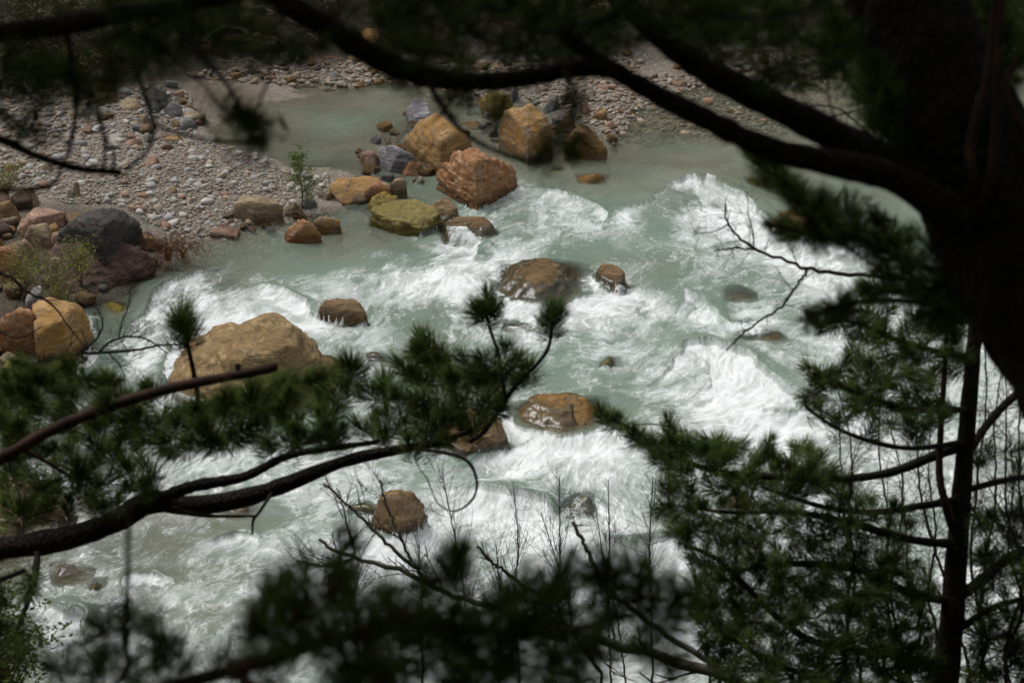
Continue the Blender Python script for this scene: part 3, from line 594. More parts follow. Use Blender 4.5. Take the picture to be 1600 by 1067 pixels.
def blocks(poly, n, s0, s1, mats, seed, sink=.25):
    rng = np.random.default_rng(seed); q = sample_poly(poly, n, rng)
    for a, b_ in q:
        g = GH(a, b_); px_ = s0*(s1/s0)**(rng.random()**1.5); sc = (g[1]*FWD[1] + (g[2]-CAM_Z)*FWD[2])/FPX*px_/2; k = int(rng.integers(8)); mk = mats[int(rng.integers(len(mats)))]
        d_, v, f = blk[k]; o = link('stone_block', d_[mk]); z = max(float(H(g[0], g[1])), -.03 if seed == 1 else -.12); e = (float(rng.uniform(-.35, .35)), float(rng.uniform(-.35, .35)), float(rng.uniform(0, 6.28)))
        o.location = (float(g[0]), float(g[1]), z + sc*(.55-sink)); o.scale = (sc, sc, sc*.85); o.rotation_euler = e
        o['label'] = '%s %s broken stone %s' % ('small' if px_ < (s0*s1)**.5 else 'larger', CN[mk], min(LM2, key=lambda u_: (u_[0][0]-a)**2 + 4*(u_[0][1]-b_)**2)[1]); o['category'] = 'stone'; o['group'] = 'broken stones packed between the larger rocks'
        if z < .2:
            R = Matrix.LocRotScale(o.location, o.rotation_euler, o.scale); w_ = np.array([(R @ Vector(p_))[:] for p_ in v]); ROCKS.append((o, w_, f))
blocks([(560, 250), (600, 215), (640, 190), (760, 150), (860, 170), (960, 190), (970, 235), (900, 245), (830, 240), (760, 235), (700, 300), (640, 310), (600, 330), (560, 330), (520, 318)], 74, 10, 26, ('ochre', 'grey', 'pink', 'brown', 'tan', 'slate', 'pale', 'golden'), 1, .1)
blocks([(-20, 300), (90, 330), (230, 370), (240, 420), (150, 460), (145, 550), (60, 590), (-30, 640)], 78, 14, 42, ('ochre', 'pink', 'brown', 'tan', 'tan', 'darkbrown', 'darkbrown', 'grey'), 2, .1)
blocks([(345, 335), (440, 330), (500, 330), (510, 350), (440, 372), (350, 372)], 16, 10, 22, ('tan', 'pink', 'brown', 'grey'), 3)
blocks([(130, 130), (300, 130), (320, 200), (260, 235), (180, 240), (120, 220)], 34, 10, 26, ('tan', 'grey', 'brown', 'pale', 'pink'), 4)
blocks([(0, 730), (100, 760), (100, 840), (0, 880)], 20, 14, 44, ('pink', 'tan', 'brown'), 5, .1)
blocks([(300, 100), (520, 90), (960, 85), (1300, 80), (1300, 105), (1000, 130), (700, 125), (500, 130), (320, 130)], 44, 10, 24, ('tan', 'grey', 'brown', 'ochre', 'pale'), 6)
blocks([(970, 150), (1250, 120), (1250, 170), (1060, 220), (960, 230)], 22, 9, 18, ('tan', 'brown', 'ochre'), 7, .45)
# ------------------------------------------------------------------ the river surface
NC, NR = 980, 640
pyr = np.linspace(1105, 95, NR-40)
yr = G(np.full(pyr.shape, 800.), pyr, 0.0)[:, 1]
y0 = np.linspace(15.2, yr[0], 41)[:-1]; yr = np.concatenate([y0, yr])
uc = np.linspace(-1, 1, NC)
dd = yr*FWD[1] + CAM_Z*math.sin(PITCH)                      # depth of each row
WX = uc[None, :]*(dd*960/FPX)[:, None]; WY = np.repeat(yr[:, None], NC, 1)
PX, PY = proj(WX, WY, 0.0)
# --- flow: stream function round the boulders
FD = np.array([-.62, -.785]); NRM = np.array([-FD[1], FD[0]])
def wpt(px, py): q = G(px, py, 0.0); return float(q[0]), float(q[1])
def swirl(x, y):
    """bends of the current, from broad eddies to small ones"""
    return 1.5*(fbm2(x*.16, y*.16, 2, 41)-.5)*2 + .62*(fbm2(x*.42, y*.42, 2, 43)-.5)*2 + .30*(fbm2(x*1.25, y*1.25, 2, 47)-.5)*2 + .07*(fbm2(x*3.6, y*3.6, 2, 49)-.5)*2
psi = WX*NRM[0] + WY*NRM[1] + swirl(WX, WY)
OBST = [(395, 545, 1.45), (848, 432, .75), (955, 428, .35), (878, 640, .75), (535, 482, .45), (622, 800, .5), (742, 675, .55), (1238, 345, .5), (745, 262, .95), (640, 335, .8), (690, 215, .8), (825, 195, .7), (912, 222, .6), (470, 365, .5), (100, 930, .6), (1150, 480, .4), (905, 818, .6), (1182, 308, .4), (100, 510, .9), (560, 300, .6)]
near = np.full(WX.shape, 9.)
for a, b_, r in OBST:
    cx, cy = wpt(a, b_); pc = cx*NRM[0] + cy*NRM[1] + float(swirl(np.array([cx]), np.array([cy]))[0])
    r2 = (WX-cx)**2 + (WY-cy)**2
    psi = pc + (psi-pc)*(1 - np.exp(-r2/(2.2*r*r))*.85)
    near = np.minimum(near, np.sqrt(r2)/r)
# gradient in index space -> velocity (world) -> index steps
gr, gc = np.gradient(psi)
yr_r = np.gradient(WY, axis=0); xc = np.gradient(WX, axis=1); xr = np.gradient(WX, axis=0)
dpx = gc/xc; dpy = (gr - dpx*xr)/yr_r
vx, vy = dpy, -dpx
if (vx*FD[0] + vy*FD[1]).mean() < 0: vx, vy = -vx, -vy
sp = np.sqrt(vx*vx + vy*vy)+1e-6; vx /= sp; vy /= sp
STEP = .035
v_r = vy*STEP/yr_r; v_c = (vx*STEP - v_r*xr)/xc
v_r = v_r.astype(np.float32); v_c = v_c.astype(np.float32)
def std(a): a = a-a.mean(); return a/a.std()
fine = _h(np.floor(WX*34 + 1000).astype(np.int64), np.floor(WY*24 + 1000).astype(np.int64), 0, 3)*.5 + vn2(WX*22, WY*16, 5)
med = vn2(WX*10 + 3*vn2(WX*2, WY*2, 8), WY*7 + 3*vn2(WX*2+9, WY*2, 8), 11)
big = fbm2(WX*2.1, WY*1.6, 3, 13)
stack = np.stack([std(fine), std(med), std(big)], -1).astype(np.float32)
acc = np.zeros_like(stack); R0, C0 = np.meshgrid(np.arange(NR, dtype=np.float32), np.arange(NC, dtype=np.float32), indexing='ij')
wl = [8, 13, 20]; wsum = np.zeros(3)
for sgn in (1, -1):
    r_, c_ = R0.copy(), C0.copy()
    for k in range(22):
        ri = np.clip(r_+.5, 0, NR-1).astype(np.int32); ci = np.clip(c_+.5, 0, NC-1).astype(np.int32)
        for j in range(3):
            if k < wl[j]:
                wt = .5 + .5*math.cos(math.pi*k/wl[j]); acc[..., j] += stack[..., j][ri, ci]*wt; wsum[j] += wt
        r_ += sgn*v_r[ri, ci]; c_ += sgn*v_c[ri, ci]
f1, f2, f3 = std(acc[..., 0]), std(acc[..., 1]), std(acc[..., 2])

# --- how much broken white water stands where (read off the river, 50 px cells, 0..9)
FM = """
00000000000000000000000000000000
00000000000000000000000000000000
00000000000000123210011000000000
00000000000001444445136851000000
00000000001235764212234468742233
00000112334567885344322238987555
00013878876322457776543723578866
00257652223434434245677634666655
01467753222433422234678999765555
33567654444654444411378999986555
44445666666666567765678888887666
45666666555555667885456777766666
44443333456787667975334666666666
13532233456788776788876366666666
24443233457777666677777666666666
14542546456666666666766666666666
03474544355566666666666666666666
24664455555566666666666666666666
"""
FM = np.array([[int(ch) for ch in l] for l in FM.split()], float)/9
wob = 22*(fbm2(WX*.8, WY*.8, 3, 61)-.5)*2; wob2 = 16*(fbm2(WX*.8+50, WY*.8, 3, 62)-.5)*2
gx = np.clip((PX + wob - 25)/50, 0, 30.999); gy = np.clip((PY + wob2 - 175 - 25)/50 + .0, 0, 16.999)
ix = gx.astype(int); iy = gy.astype(int); fx = gx-ix; fy = gy-iy; fx = fx*fx*(3-2*fx); fy = fy*fy*(3-2*fy)
D = (FM[iy, ix]*(1-fx) + FM[iy, ix+1]*fx)*(1-fy) + (FM[iy+1, ix]*(1-fx) + FM[iy+1, ix+1]*fx)*fy
D *= sstep(225, 275, PY)
def seg_side(poly, L, a, sharp=.10, back=.5, bump=.12):
    """white water breaking along a crest; the smooth side lies to the left of the walk along the points"""
    global D, HT
    w_ = spline(np.array([wpt(*p) for p in poly]), 24)
    d2 = np.full(WX.shape, 1e9); side = np.zeros(WX.shape); tt = np.zeros(WX.shape)
    lo = w_.min(0)-L*2.6; hi = w_.max(0)+L*2.6
    m = (WX > lo[0]) & (WX < hi[0]) & (WY > lo[1]) & (WY < hi[1])
    x = WX[m] + .22*(fbm2(WX[m]*2.3, WY[m]*2.3, 3, 71)-.5)*2; y = WY[m] + .22*(fbm2(WX[m]*2.3+40, WY[m]*2.3, 3, 72)-.5)*2
    bd = np.full(x.shape, 1e9); bs = np.zeros(x.shape); bt = np.zeros(x.shape)
    for i in range(len(w_)-1):
        ax, ay = w_[i]; ex, ey = w_[i+1]-w_[i]; t_ = np.clip(((x-ax)*ex + (y-ay)*ey)/(ex*ex+ey*ey), 0, 1)
        dx, dy = x-ax-t_*ex, y-ay-t_*ey; q = np.hypot(dx, dy); c = ex*dy - ey*dx; u = q < bd
        bd = np.where(u, q, bd); bs = np.where(u, np.sign(c), bs); bt = np.where(u, (i+t_)/(len(w_)-1), bt)
    env = np.sin(np.pi*np.clip(bt, .03, .97))**.45
    dn = bs < 0
    add = a*env*np.exp(-(bd/L)**1.4)*np.where(dn, 1, 0)
    sup = 1 - .85*env*np.exp(-(bd/(L*back))**2)*np.where(dn, 0, 1)
    D[m] = np.clip(D[m]*sup + add, 0, 1.25)
    HT[m] += env*bump*(np.exp(-(bd/(L*.55))**2)*np.where(dn, .55, 1) - .7*np.exp(-((bd-L*.5)/(L*.45))**2)*dn)
HT = np.zeros(WX.shape)
CRESTS = [([(1035, 300), (1065, 284), (1100, 280), (1140, 302), (1170, 328), (1212, 362), (1232, 388)], 1.3, .85, .16),
          ([(790, 302), (840, 299), (885, 308), (925, 322), (946, 340), (940, 354)], .55, .75, .10),
          ([(1058, 485), (1066, 470), (1086, 466), (1104, 484), (1118, 512)], .5, .7, .16),
          ([(1062, 556), (1080, 545), (1115, 546), (1155, 562), (1200, 596), (1232, 632)], 1.3, .9, .22),
          ([(1205, 640), (1240, 648), (1290, 640), (1345, 618)], .6, .7, .12),
          ([(795, 640), (815, 668), (860, 684), (925, 676), (950, 655)], .6, .7, .08),
          ([(735, 770), (790, 782), (830, 784), (862, 800), (874, 830)], .85, .8, .2),
          ([(925, 842), (960, 856), (1010, 850), (1060, 830)], .7, .7, .14),
          ([(218, 500), (228, 474), (255, 452), (290, 438), (318, 428)], .85, .85, .16),
          ([(395, 452), (430, 458), (470, 474), (505, 500)], .5, .6, .1),
          ([(198, 916), (210, 903), (240, 897), (262, 918)], .4, .5, .05),
          ([(58, 942), (95, 952), (122, 972), (135, 1000)], .75, .9, .22),
          ([(318, 852), (345, 838), (380, 833), (400, 850)], .4, .6, .08),
          ([(683, 352), (700, 346), (725, 356), (746, 380), (742, 402)], .55, .8, .14),
          ([(770, 452), (790, 468), (840, 472), (900, 474), (930, 462)], .5, .7, .06),
          ([(925, 430), (935, 450), (965, 458), (985, 452)], .3, .7, .05),
          ([(140, 470), (142, 520), (150, 560), (120, 600)], .6, .7, .15),
          ([(560, 842), (600, 850), (650, 838), (670, 815)], .5, .6, .06),
          ([(255, 612), (250, 580), (265, 545)], .4, .5, .05),
          ([(720, 730), (760, 712), (800, 700)], .6, .5, .1),
          ([(1120, 500), (1150, 512), (1190, 508)], .4, .5, .05)]
for c, L, a, bmp in CRESTS: seg_side(c, L, a, bump=bmp)
# --- surface height
rap = np.clip(D*1.3, 0, 1)
Ds = D.copy()
for _ in range(12):
    Ds[1:-1, 1:-1] = (Ds[1:-1, 1:-1]*2 + Ds[2:, 1:-1] + Ds[:-2, 1:-1] + Ds[1:-1, 2:] + Ds[1:-1, :-2])/6
agit = sstep(.05, .5, Ds)
W0 = HT*1.0 + (fbm2(WX*.9, WY*.7, 3, 81)-.5)*.22*agit + f3*.006*(.05+agit) + f2*.0022*(.06+agit) + f1*.0012*(.06+agit) + (fbm2(WX*2.6, WY*2.2, 4, 83)-.5)*.045*agit
W0 += (fbm2(WX*5, WY*5, 3, 88)-.5)*.012*sstep(.35, .9, Ds)
calm = 1 - sstep(.0, .3, agit)
W0 += f2*.0012*calm
W0 *= sstep(17, 19.5, WY)
# --- what lies under it: bed and rocks
bedz = H(WX, WY); topz = bedz.copy(); isrock = np.zeros(WX.shape)
for o, v, f in ROCKS:
    lo = v.min(0); hi = v.max(0)
    if hi[2] < -.6 or lo[2] > .6: continue
    r0 = np.searchsorted(yr, lo[1]-.02); r1 = np.searchsorted(yr, hi[1]+.02)
    if r1 <= r0: continue
    sub = (slice(r0, r1),); xx = WX[r0:r1]; mm = (xx > lo[0]) & (xx < hi[0])
    if not mm.any(): continue
    bv = BVHTree.FromPolygons([tuple(q) for q in v], [tuple(map(int, q)) for q in f])
    for rr, cc in zip(*np.nonzero(mm)):
        hit = bv.ray_cast(Vector((float(WX[r0+rr, cc]), float(WY[r0+rr, cc]), 5)), Vector((0, 0, -1)))
        if hit[0] is not None and hit[0].z > topz[r0+rr, cc]: topz[r0+rr, cc] = hit[0].z; isrock[r0+rr, cc] = 1
# water climbs over low rocks in the rapids
over = np.clip(topz + .022 - W0, 0, .26)*sstep(.15, .5, agit)*isrock*sstep(.26, .12, topz + .10*(fbm2(WX*3, WY*3, 3, 131)-.5))
W0 += over
depth = np.clip(W0 - topz, 0, 3)
emerg = (topz > W0).astype(float)*isrock
# foam collar where fast water meets an emerged rock
ring = emerg.copy()
for _ in range(10): ring[1:-1, 1:-1] = np.maximum(ring[1:-1, 1:-1]*.98, (ring[1:-1, 1:-1] + ring[2:, 1:-1] + ring[:-2, 1:-1] + ring[1:-1, 2:] + ring[1:-1, :-2])/5)
# --- foam
thin = np.exp(-depth/.2)*isrock
Dn = np.clip(np.clip(D, 0, 1.3)**1.2*.88 + ring*.42*agit*(1-emerg) - thin*.5, 0, 1.2)
patchy = std(fbm2(WX*1.1 + f3*.12, WY*.9, 5, 101, .6))
iso = std(fbm2(WX*5 + .5*f3, WY*4 + .5*f2, 4, 103, .65))
Dm = np.clip(Dn, 0, 1.2); act = sstep(.03, .22, Dm)
q_ = Dm + (.16*patchy + .07*f3 + .055*f2 + .10*iso + .05*f1)*(.35 + .65*sstep(.1, .5, Dm))*act
body = sstep(.10, 1.0, q_)
ridge1 = np.exp(-((f2 + .55*iso)/.20)**2); ridge2 = np.exp(-((f3*1.0 + .45*f2 + .3*iso)/.13)**2); ridge3 = np.exp(-((.8*patchy + .5*f3 + .35*iso)/.10)**2)
det = np.clip(.5 + .20*f1 + .22*iso + .10*f2, 0, 1)
wisp = np.exp(-((f1 + .6*iso + .5*f2)/.22)**2)
foam = body**1.1*(.80 + .20*det) + (ridge1*.22 + ridge2*.34 + ridge3*.42 + wisp*.16)*(.45 + .55*det)*sstep(.03, .30, q_)*(1 - .7*body)
foam = foam + .16*sstep(.08, .9, Dm)*(1-np.clip(foam, 0, 1)); foam = np.clip(foam, 0, 1)*act
foam *= sstep(18, 20, WY)
W0 += foam*.008
# milkiness tint: 0 = aqua green of the main current, 1 = grey-brown of the shallows
tint = np.maximum.reduce([sstep(345, 240, PY - .05*(PX-800)), .75*sstep(650, 250, PX)*sstep(720, 800, PY), .7*sstep(520, 330, PX)*sstep(330, 380, PY)*sstep(520, 430, PY),
                          .8*np.exp(-(((PX-560)/130)**2 + ((PY-370)/35)**2)), .35*sstep(.5, .9, fbm2(WX*.5, WY*.5, 3, 111)*1.3)])
ii = (np.arange(NR-1)[:, None]*NC + np.arange(NC-1)[None, :]).ravel()
dry = (topz > W0 + .10)
q = (dry[:-1, :-1] & dry[1:, :-1] & dry[:-1, 1:] & dry[1:, 1:]).ravel(); ii = ii[~q]
wm = mesh_np('river_water', np.stack([WX, WY, W0], -1).reshape(-1, 3), np.stack([ii, ii+1, ii+NC+1, ii+NC], -1))
ca = wm.color_attributes.new('water', 'FLOAT_COLOR', 'POINT')
ca.data.foreach_set('color', np.stack([foam, np.clip(depth/2, 0, 1), tint, np.clip(f2*.15+.5, 0, 1)], -1).astype(np.float32).ravel())
fa = wm.attributes.new('flow', 'FLOAT_VECTOR', 'POINT'); fa.data.foreach_set('vector', np.stack([psi, WX*FD[0] + WY*FD[1] + .5*swirl(WX+30, WY), 0*psi], -1).astype(np.float32).ravel())
t = NT('river_water'); at = t.n('Attribute', _attribute_name='water'); s_ = t.n('SeparateColor', Color=at.outputs['Color'])
g = t.n('NewGeometry'); n1 = t.noise(g.outputs['Position'], 14, 4, .6); n2 = t.noise(g.outputs['Position'], 55, 3, .6)
milk = t.mix(s_.outputs[2], (.235, .31, .248), (.19, .172, .118))
var = t.noise(g.outputs['Position'], .55, 4); milk = t.mix(t.ramp(var, (.35, 0), (.7, .6)), milk, (.155, .235, .185))
fo = t.math('ADD', s_.outputs[0], t.math('MULTIPLY', t.math('SUBTRACT', n2, .5), .25), True)
fl = t.n('Attribute', _attribute_name='flow'); wn = t.n('TexNoise', Vector=g.outputs['Position'], Scale=2.2, Detail=3)
wv = t.n('VectorMath', _operation='MULTIPLY_ADD'); t.set(wv, 'i0', wn.outputs['Color']); wv.inputs[1].default_value = (.35, .35, 0); t.set(wv, 'i2', fl.outputs['Vector'])
def filam(sx, sy, w0, off):
    mp_ = t.n('Mapping', Vector=wv.outputs[0], Scale=(sx, sy, 1), Location=(off, off, off)); nn_ = t.noise(mp_, 1.0, 5, .6, .5)
    return t.ramp(t.math('ABSOLUTE', t.math('SUBTRACT', nn_, .5)), (0, 1), (w0, 0)), nn_
fA, nA = filam(5.5, 1.7, .035, 0); fB, nB = filam(13, 4.5, .05, 7); fC, nC = filam(2.4, .9, .018, 3)
mid = t.ramp(s_.outputs[0], (.0, .05), (.12, 1), (.55, 1), (.9, .15))
fs_ = t.math('ADD', t.math('MULTIPLY', fA, .26), t.math('ADD', t.math('MULTIPLY', fB, .07), t.math('MULTIPLY', fC, .38)))
fo = t.math('ADD', fo, t.math('MULTIPLY', fs_, mid))
fo = t.math('SUBTRACT', fo, t.math('MULTIPLY', t.ramp(nB, (.42, 1), (.56, 0)), t.math('MULTIPLY', s_.outputs[0], .08)), True)
fo = t.math('MULTIPLY', fo, t.ramp(s_.outputs[0], (.0, .15), (.10, 1)))
agf = t.ramp(s_.outputs[0], (.0, .35), (.1, 1))
lt_ = t.math('MULTIPLY', t.ramp(nC, (.42, 0), (.62, 1)), t.math('MULTIPLY', agf, .55)); milk = t.mix(lt_, milk, (.36, .44, .375))
dk_ = t.math('MULTIPLY', t.ramp(nA, (.36, 1), (.5, 0)), t.math('MULTIPLY', agf, .4)); milk = t.mix(dk_, milk, (.13, .20, .155))
col = t.mix(fo, milk, (.76, .79, .79))
op = t.math('SUBTRACT', 1.0, t.math('POWER', 2.718, t.math('MULTIPLY', s_.outputs[1], -2*2.1)))
op = t.math('MAXIMUM', op, fo, True)
h = t.math('ADD', t.math('MULTIPLY', n1, .5), t.math('ADD', t.math('MULTIPLY', nB, 1.0), t.math('MULTIPLY', nA, 1.2)))
rapid = t.ramp(s_.outputs[0], (0, .16), (.1, .42))
bp = t.n('Bump', Height=h, Strength=rapid, Distance=.03)
df = t.n('BsdfDiffuse', Color=col, Roughness=.3, Normal=bp); tr = t.n('BsdfTransparent', Color=(.90, .93, .88))
m1 = t.n('MixShader', Fac=op); t.set(m1, 'i1', tr); t.set(m1, 'i2', df)
fr = t.n('Fresnel', IOR=1.33, Normal=bp); gl = t.n('BsdfGlossy', Color=(.9, .95, 1), Roughness=t.ramp(s_.outputs[0], (0, .09), (.5, .4)), Normal=bp)
ff = t.math('MULTIPLY', fr, t.ramp(s_.outputs[0], (.1, 1), (.7, .25)))
m2 = t.n('MixShader', Fac=ff); t.set(m2, 'i1', m1); t.set(m2, 'i2', gl)
M['water'] = t.surf(m2)
link('river_water', wm, None, M['water'], kind='structure')

# droplets thrown up where the water breaks
rsp = np.random.default_rng(17); sb = Buf(); tet = np.array([[1, 1, 1], [1, -1, -1], [-1, 1, -1], [-1, -1, 1]], float)*.577; tf = np.array([[0, 1, 2], [0, 3, 1], [0, 2, 3], [1, 3, 2]])
wgt = (np.clip(HT, 0, 1)*np.clip(foam, 0, 1)**2*(depth > 0)*(WY > 19)).ravel() + .25*(ring*agit*(1-emerg)*foam*(WY > 19)).ravel()*.3; wgt = wgt/wgt.sum()
idx = rsp.choice(wgt.size, 5200, p=wgt); hh_ = rsp.exponential(.07, 5200); rr_ = rsp.uniform(.003, .0095, 5200)
cc_ = np.stack([WX.ravel()[idx] + rsp.normal(0, .05, 5200), WY.ravel()[idx] + rsp.normal(0, .08, 5200), W0.ravel()[idx] + hh_], -1)
vv_ = cc_[:, None] + tet[None]*rr_[:, None, None]; sb.add(vv_.reshape(-1, 3), None, (tf[None] + (np.arange(5200)*4)[:, None, None]).reshape(-1, 3))
M['spray'] = plain('white_water_droplets', (.8, .82, .82), .4, (.75, .78, .78)); link('spray', sb.mesh('spray'), None, M['spray'], kind='stuff', label='white droplets thrown up over the breaking crests', category='spray')
# ------------------------------------------------------------------ pines in front
def needles(b, org, ax, n, L, wd, ln=.11, rng=RNG, spread=(68, 22), up=.12):
    """bottle-brush of needles along the last `ln` metres before each shoot tip; org = tips (k,3), ax = unit axes (k,3)"""
    k = len(org); org = np.asarray(org, float); ax = np.asarray(ax, float)
    s = rng.random((k, n))**.8; a = rng.random((k, n))*2*np.pi
    ref = np.where(np.abs(ax[:, 2:3]) < .9, np.array([[0, 0, 1.]]), np.array([[1., 0, 0]]))
    u = np.cross(ax, ref); u /= np.linalg.norm(u, axis=1)[:, None]; v = np.cross(ax, u)
    th = np.radians(spread[0] + (spread[1]-spread[0])*s + rng.normal(0, 9, (k, n)))
    rad = u[:, None]*np.cos(a)[..., None] + v[:, None]*np.sin(a)[..., None]
    d = ax[:, None]*np.cos(th)[..., None] + rad*np.sin(th)[..., None]
    lnk = ln*rng.uniform(.7, 1.25, (k, 1)); Lk = L*rng.uniform(.75, 1.15, (k, 1))*rng.uniform(.75, 1.1, (k, n))
    p0 = org[:, None] - ax[:, None]*((1-s)*lnk)[..., None] + rad*.002
    d1 = d; d2 = d + np.array([0, 0, up]) + ax[:, None]*.12; d2 /= np.linalg.norm(d2, axis=-1, keepdims=True)
    p1 = p0 + d1*(Lk*.5)[..., None]; p2 = p1 + d2*(Lk*.5)[..., None]
    sd_ = np.cross(d, rng.normal(size=d.shape)); sd_ /= np.linalg.norm(sd_, axis=-1, keepdims=True)+1e-9; s2 = np.cross(d, sd_)
    pm = p0 + d1*(Lk*.42)[..., None]
    V = [p0] + [pm + (sd_*math.cos(q*2.0944) + s2*math.sin(q*2.0944))*(wd*.55) for q in range(3)] + [p2]
    V = np.stack(V, 2).reshape(-1, 5, 3); base = (np.arange(len(V))*5)[:, None, None]
    f3 = np.array([[0, 2, 1], [0, 3, 2], [0, 1, 3], [4, 1, 2], [4, 2, 3], [4, 3, 1]])[None] + base
    b.add(V.reshape(-1, 3), None, f3.reshape(-1, 3))

def px_spine(sp, n=60):
    """sp: (px, py, depth, radius_px) -> points, radii"""
    a = spline(np.array(sp, float), n); pts = CP + ray(a[:, 0], a[:, 1])*a[:, 2:3]; return pts, np.maximum(a[:, 3], .4)*a[:, 2]/FPX
def fill(poly, n, mind, rng):
    q = sample_poly(poly, n*6, rng); keep = []
    for p in q:
        if all((p[0]-k[0])**2 + (p[1]-k[1])**2 > mind*mind for k in keep): keep.append(p)
        if len(keep) >= n: break
    return keep
def bough(tree, spines, tips, needle=('needle', 70, .085, .0016, .11), bark='twig', upv=(0, 0, 1), bend=.35, twr=.0024, jit=.25, seed=0, buds=False, sides=8, spread=(68, 22), droop=0., label=None, dens=1.75):
    """one limb of `tree`: spines (px,py,d,r) and shoot tips (px,py[,d]); every shoot grows from the nearest wood"""
    rng = np.random.default_rng(seed); b = Buf(); nodes = []; nd_d = []
    for sp in spines:
        pts, rad = px_spine(sp); wob_ = rng.normal(0, 1, (len(pts), 1))*rad[:, None]*.10
        b.tube(pts, rad*(1 + rng.normal(0, .06, len(rad))), sides); nodes += list(pts); g = np.gradient(pts, axis=0); nd_d += list(g/np.linalg.norm(g, axis=1)[:, None])
    nodes = np.array(nodes); nd_d = np.array(nd_d)
    T = []
    for t_ in tips:
        d = t_[2]*DS if len(t_) > 2 else None
        if d is None:
            r_ = ray(t_[0], t_[1]); q = CP + r_*6; 
            # depth of the nearest wood as seen
            pn = nodes - CP; dep = pn @ FWD; sx = 800 + FPX*pn[:, 0]/dep; sy = 533.5 - FPX*(pn @ UPV)/dep
            i = int(np.argmin((sx-t_[0])**2 + (sy-t_[1])**2)); d = dep[i] + rng.normal(0, jit)*DS
        T.append(P(t_[0], t_[1], float(max(d, .8))))
    T = np.array(T); dist = np.array([np.min(np.linalg.norm(nodes-q, axis=1)) for q in T]); tipo = []; tipa = []
    for i in np.argsort(dist):
        q = T[i]; v = q - nodes; L = np.linalg.norm(v, axis=1); c = (v*nd_d).sum(1)/np.maximum(L, 1e-6)
        j = int(np.argmin(L*(1.35 - .45*c))); p0 = nodes[j]; l = L[j]
        d0 = nd_d[j]*.55 + v[j]/max(l, 1e-6)*.8; d0 /= np.linalg.norm(d0)
        up_ = np.array(upv, float)*bend; d1 = v[j]/max(l, 1e-6)*.8 + up_ + np.array([0, 0, -droop]); d1 /= np.linalg.norm(d1)
        m = max(5, int(l/.035)); tt = np.linspace(0, 1, min(m, 24))[:, None]
        c1 = p0 + d0*l*.38; c2 = q - d1*l*.38
        pts = (1-tt)**3*p0 + 3*(1-tt)**2*tt*c1 + 3*(1-tt)*tt**2*c2 + tt**3*q
        pts[1:-1] += rng.normal(0, .004, (len(pts)-2, 3))
        b.tube(pts, np.linspace(min(twr*1.0 + l*.004, twr*3), twr*.8, len(pts)), 5)
        g = np.gradient(pts, axis=0); g /= np.linalg.norm(g, axis=1)[:, None]
        nodes = np.concatenate([nodes, pts[2:]]); nd_d = np.concatenate([nd_d, g[2:]]); tipo.append(q); tipa.append(g[-1])
    br = link('branch', b.mesh('branch'), tree, M[bark])
    if label: br['label'] = label
    if tipo:
        nb = Buf(); mk, n, L, wd, ln = needle; n = int(n*dens); wd *= 1.75*DS**.5; L *= DS; ln *= DS; needles(nb, tipo, tipa, n, L, wd, ln, rng, spread)
        ne = link('needles', nb.mesh('needles'), br, M[mk], kind='stuff'); ne.matrix_parent_inverse = Matrix.Identity(4)
        if buds:
            bb = Buf(); u, f = ico(2)
            for q, a in zip(tipo, tipa):
                if rng.random() < .55: bb.add(q + (u*np.array([.006, .006, .006])) + np.outer(u @ a, a)*.010, None, f)
            if bb.n: bo = link('buds', bb.mesh('buds'), br, M['bud'], kind='stuff'); bo.matrix_parent_inverse = Matrix.Identity(4)
    return br
def trunk_mesh(pts, rad, sides=56, seg=220, rough=.06, seed=0):
    a = spline(np.concatenate([pts, np.array(rad)[:, None]], 1), seg); p, r = a[:, :3], a[:, 3]
    t_ = np.gradient(p, axis=0); t_ /= np.linalg.norm(t_, axis=1)[:, None]; ref = np.array([0, 1., 0]); u = np.cross(t_, ref); u /= np.linalg.norm(u, axis=1)[:, None]; v = np.cross(t_, u)
    an = np.arange(sides)*2*np.pi/sides; ring = u[:, None]*np.cos(an)[None, :, None] + v[:, None]*np.sin(an)[None, :, None]
    q = p[:, None] + ring*r[:, None, None]; n = fbm3(q*np.array([1, 1, .35]), 22, 3, seed) ; pl = sstep(.42, .56, n)
    q = p[:, None] + ring*(r[:, None]*(1 + rough*(pl-.5) + .10*(fbm3(q, 3, 3, seed+9)-.5)))[..., None]
    i = np.arange(seg-1)[:, None]*sides; j = np.arange(sides)[None]; k = (j+1) % sides
    return mesh_np('trunk', q.reshape(-1, 3), np.stack([i+j, i+k, i+sides+k, i+sides+j], -1).reshape(-1, 4))
def ground_at(x, y): return float(H(np.array([x]), np.array([y]))[0])

# --- the big leaning pine on the right
rootp = P(1960, 1100, 4.55); gz = ground_at(rootp[0], rootp[1]); rootp = np.array([rootp[0]+.25, rootp[1], gz-.3])
big = thing('pine_tree', (rootp[0], rootp[1], gz), 'large leaning pine with thick black trunk filling the upper right corner', 'tree')
tp = [rootp, P(1905, 960, 4.55), P(1740, 640, 4.55), P(1600, 400, 4.55), P(1500, 215, 4.55), P(1440, 60, 4.55), P(1395, -80, 4.55), P(1350, -320, 4.55), P(1290, -700, 4.5), P(1300, -1500, 4.3), P(1400, -2600, 4.2), P(1380, -4200, 4.2)]
link('trunk', trunk_mesh(np.array(tp), [.24, .21, .185, .175, .155, .135, .128, .12, .11, .09, .06, .03], seed=3), big, M['bark'])
TOPF = [(530, -10), (960, -10), (1320, -10), (1310, 95), (1180, 108), (1000, 112), (900, 100), (720, 108), (600, 75)]
DS = 1.0
def rt(*a): return [(x, y, d*DS, r) for x, y, d, r in a]
rngF = np.random.default_rng(11)
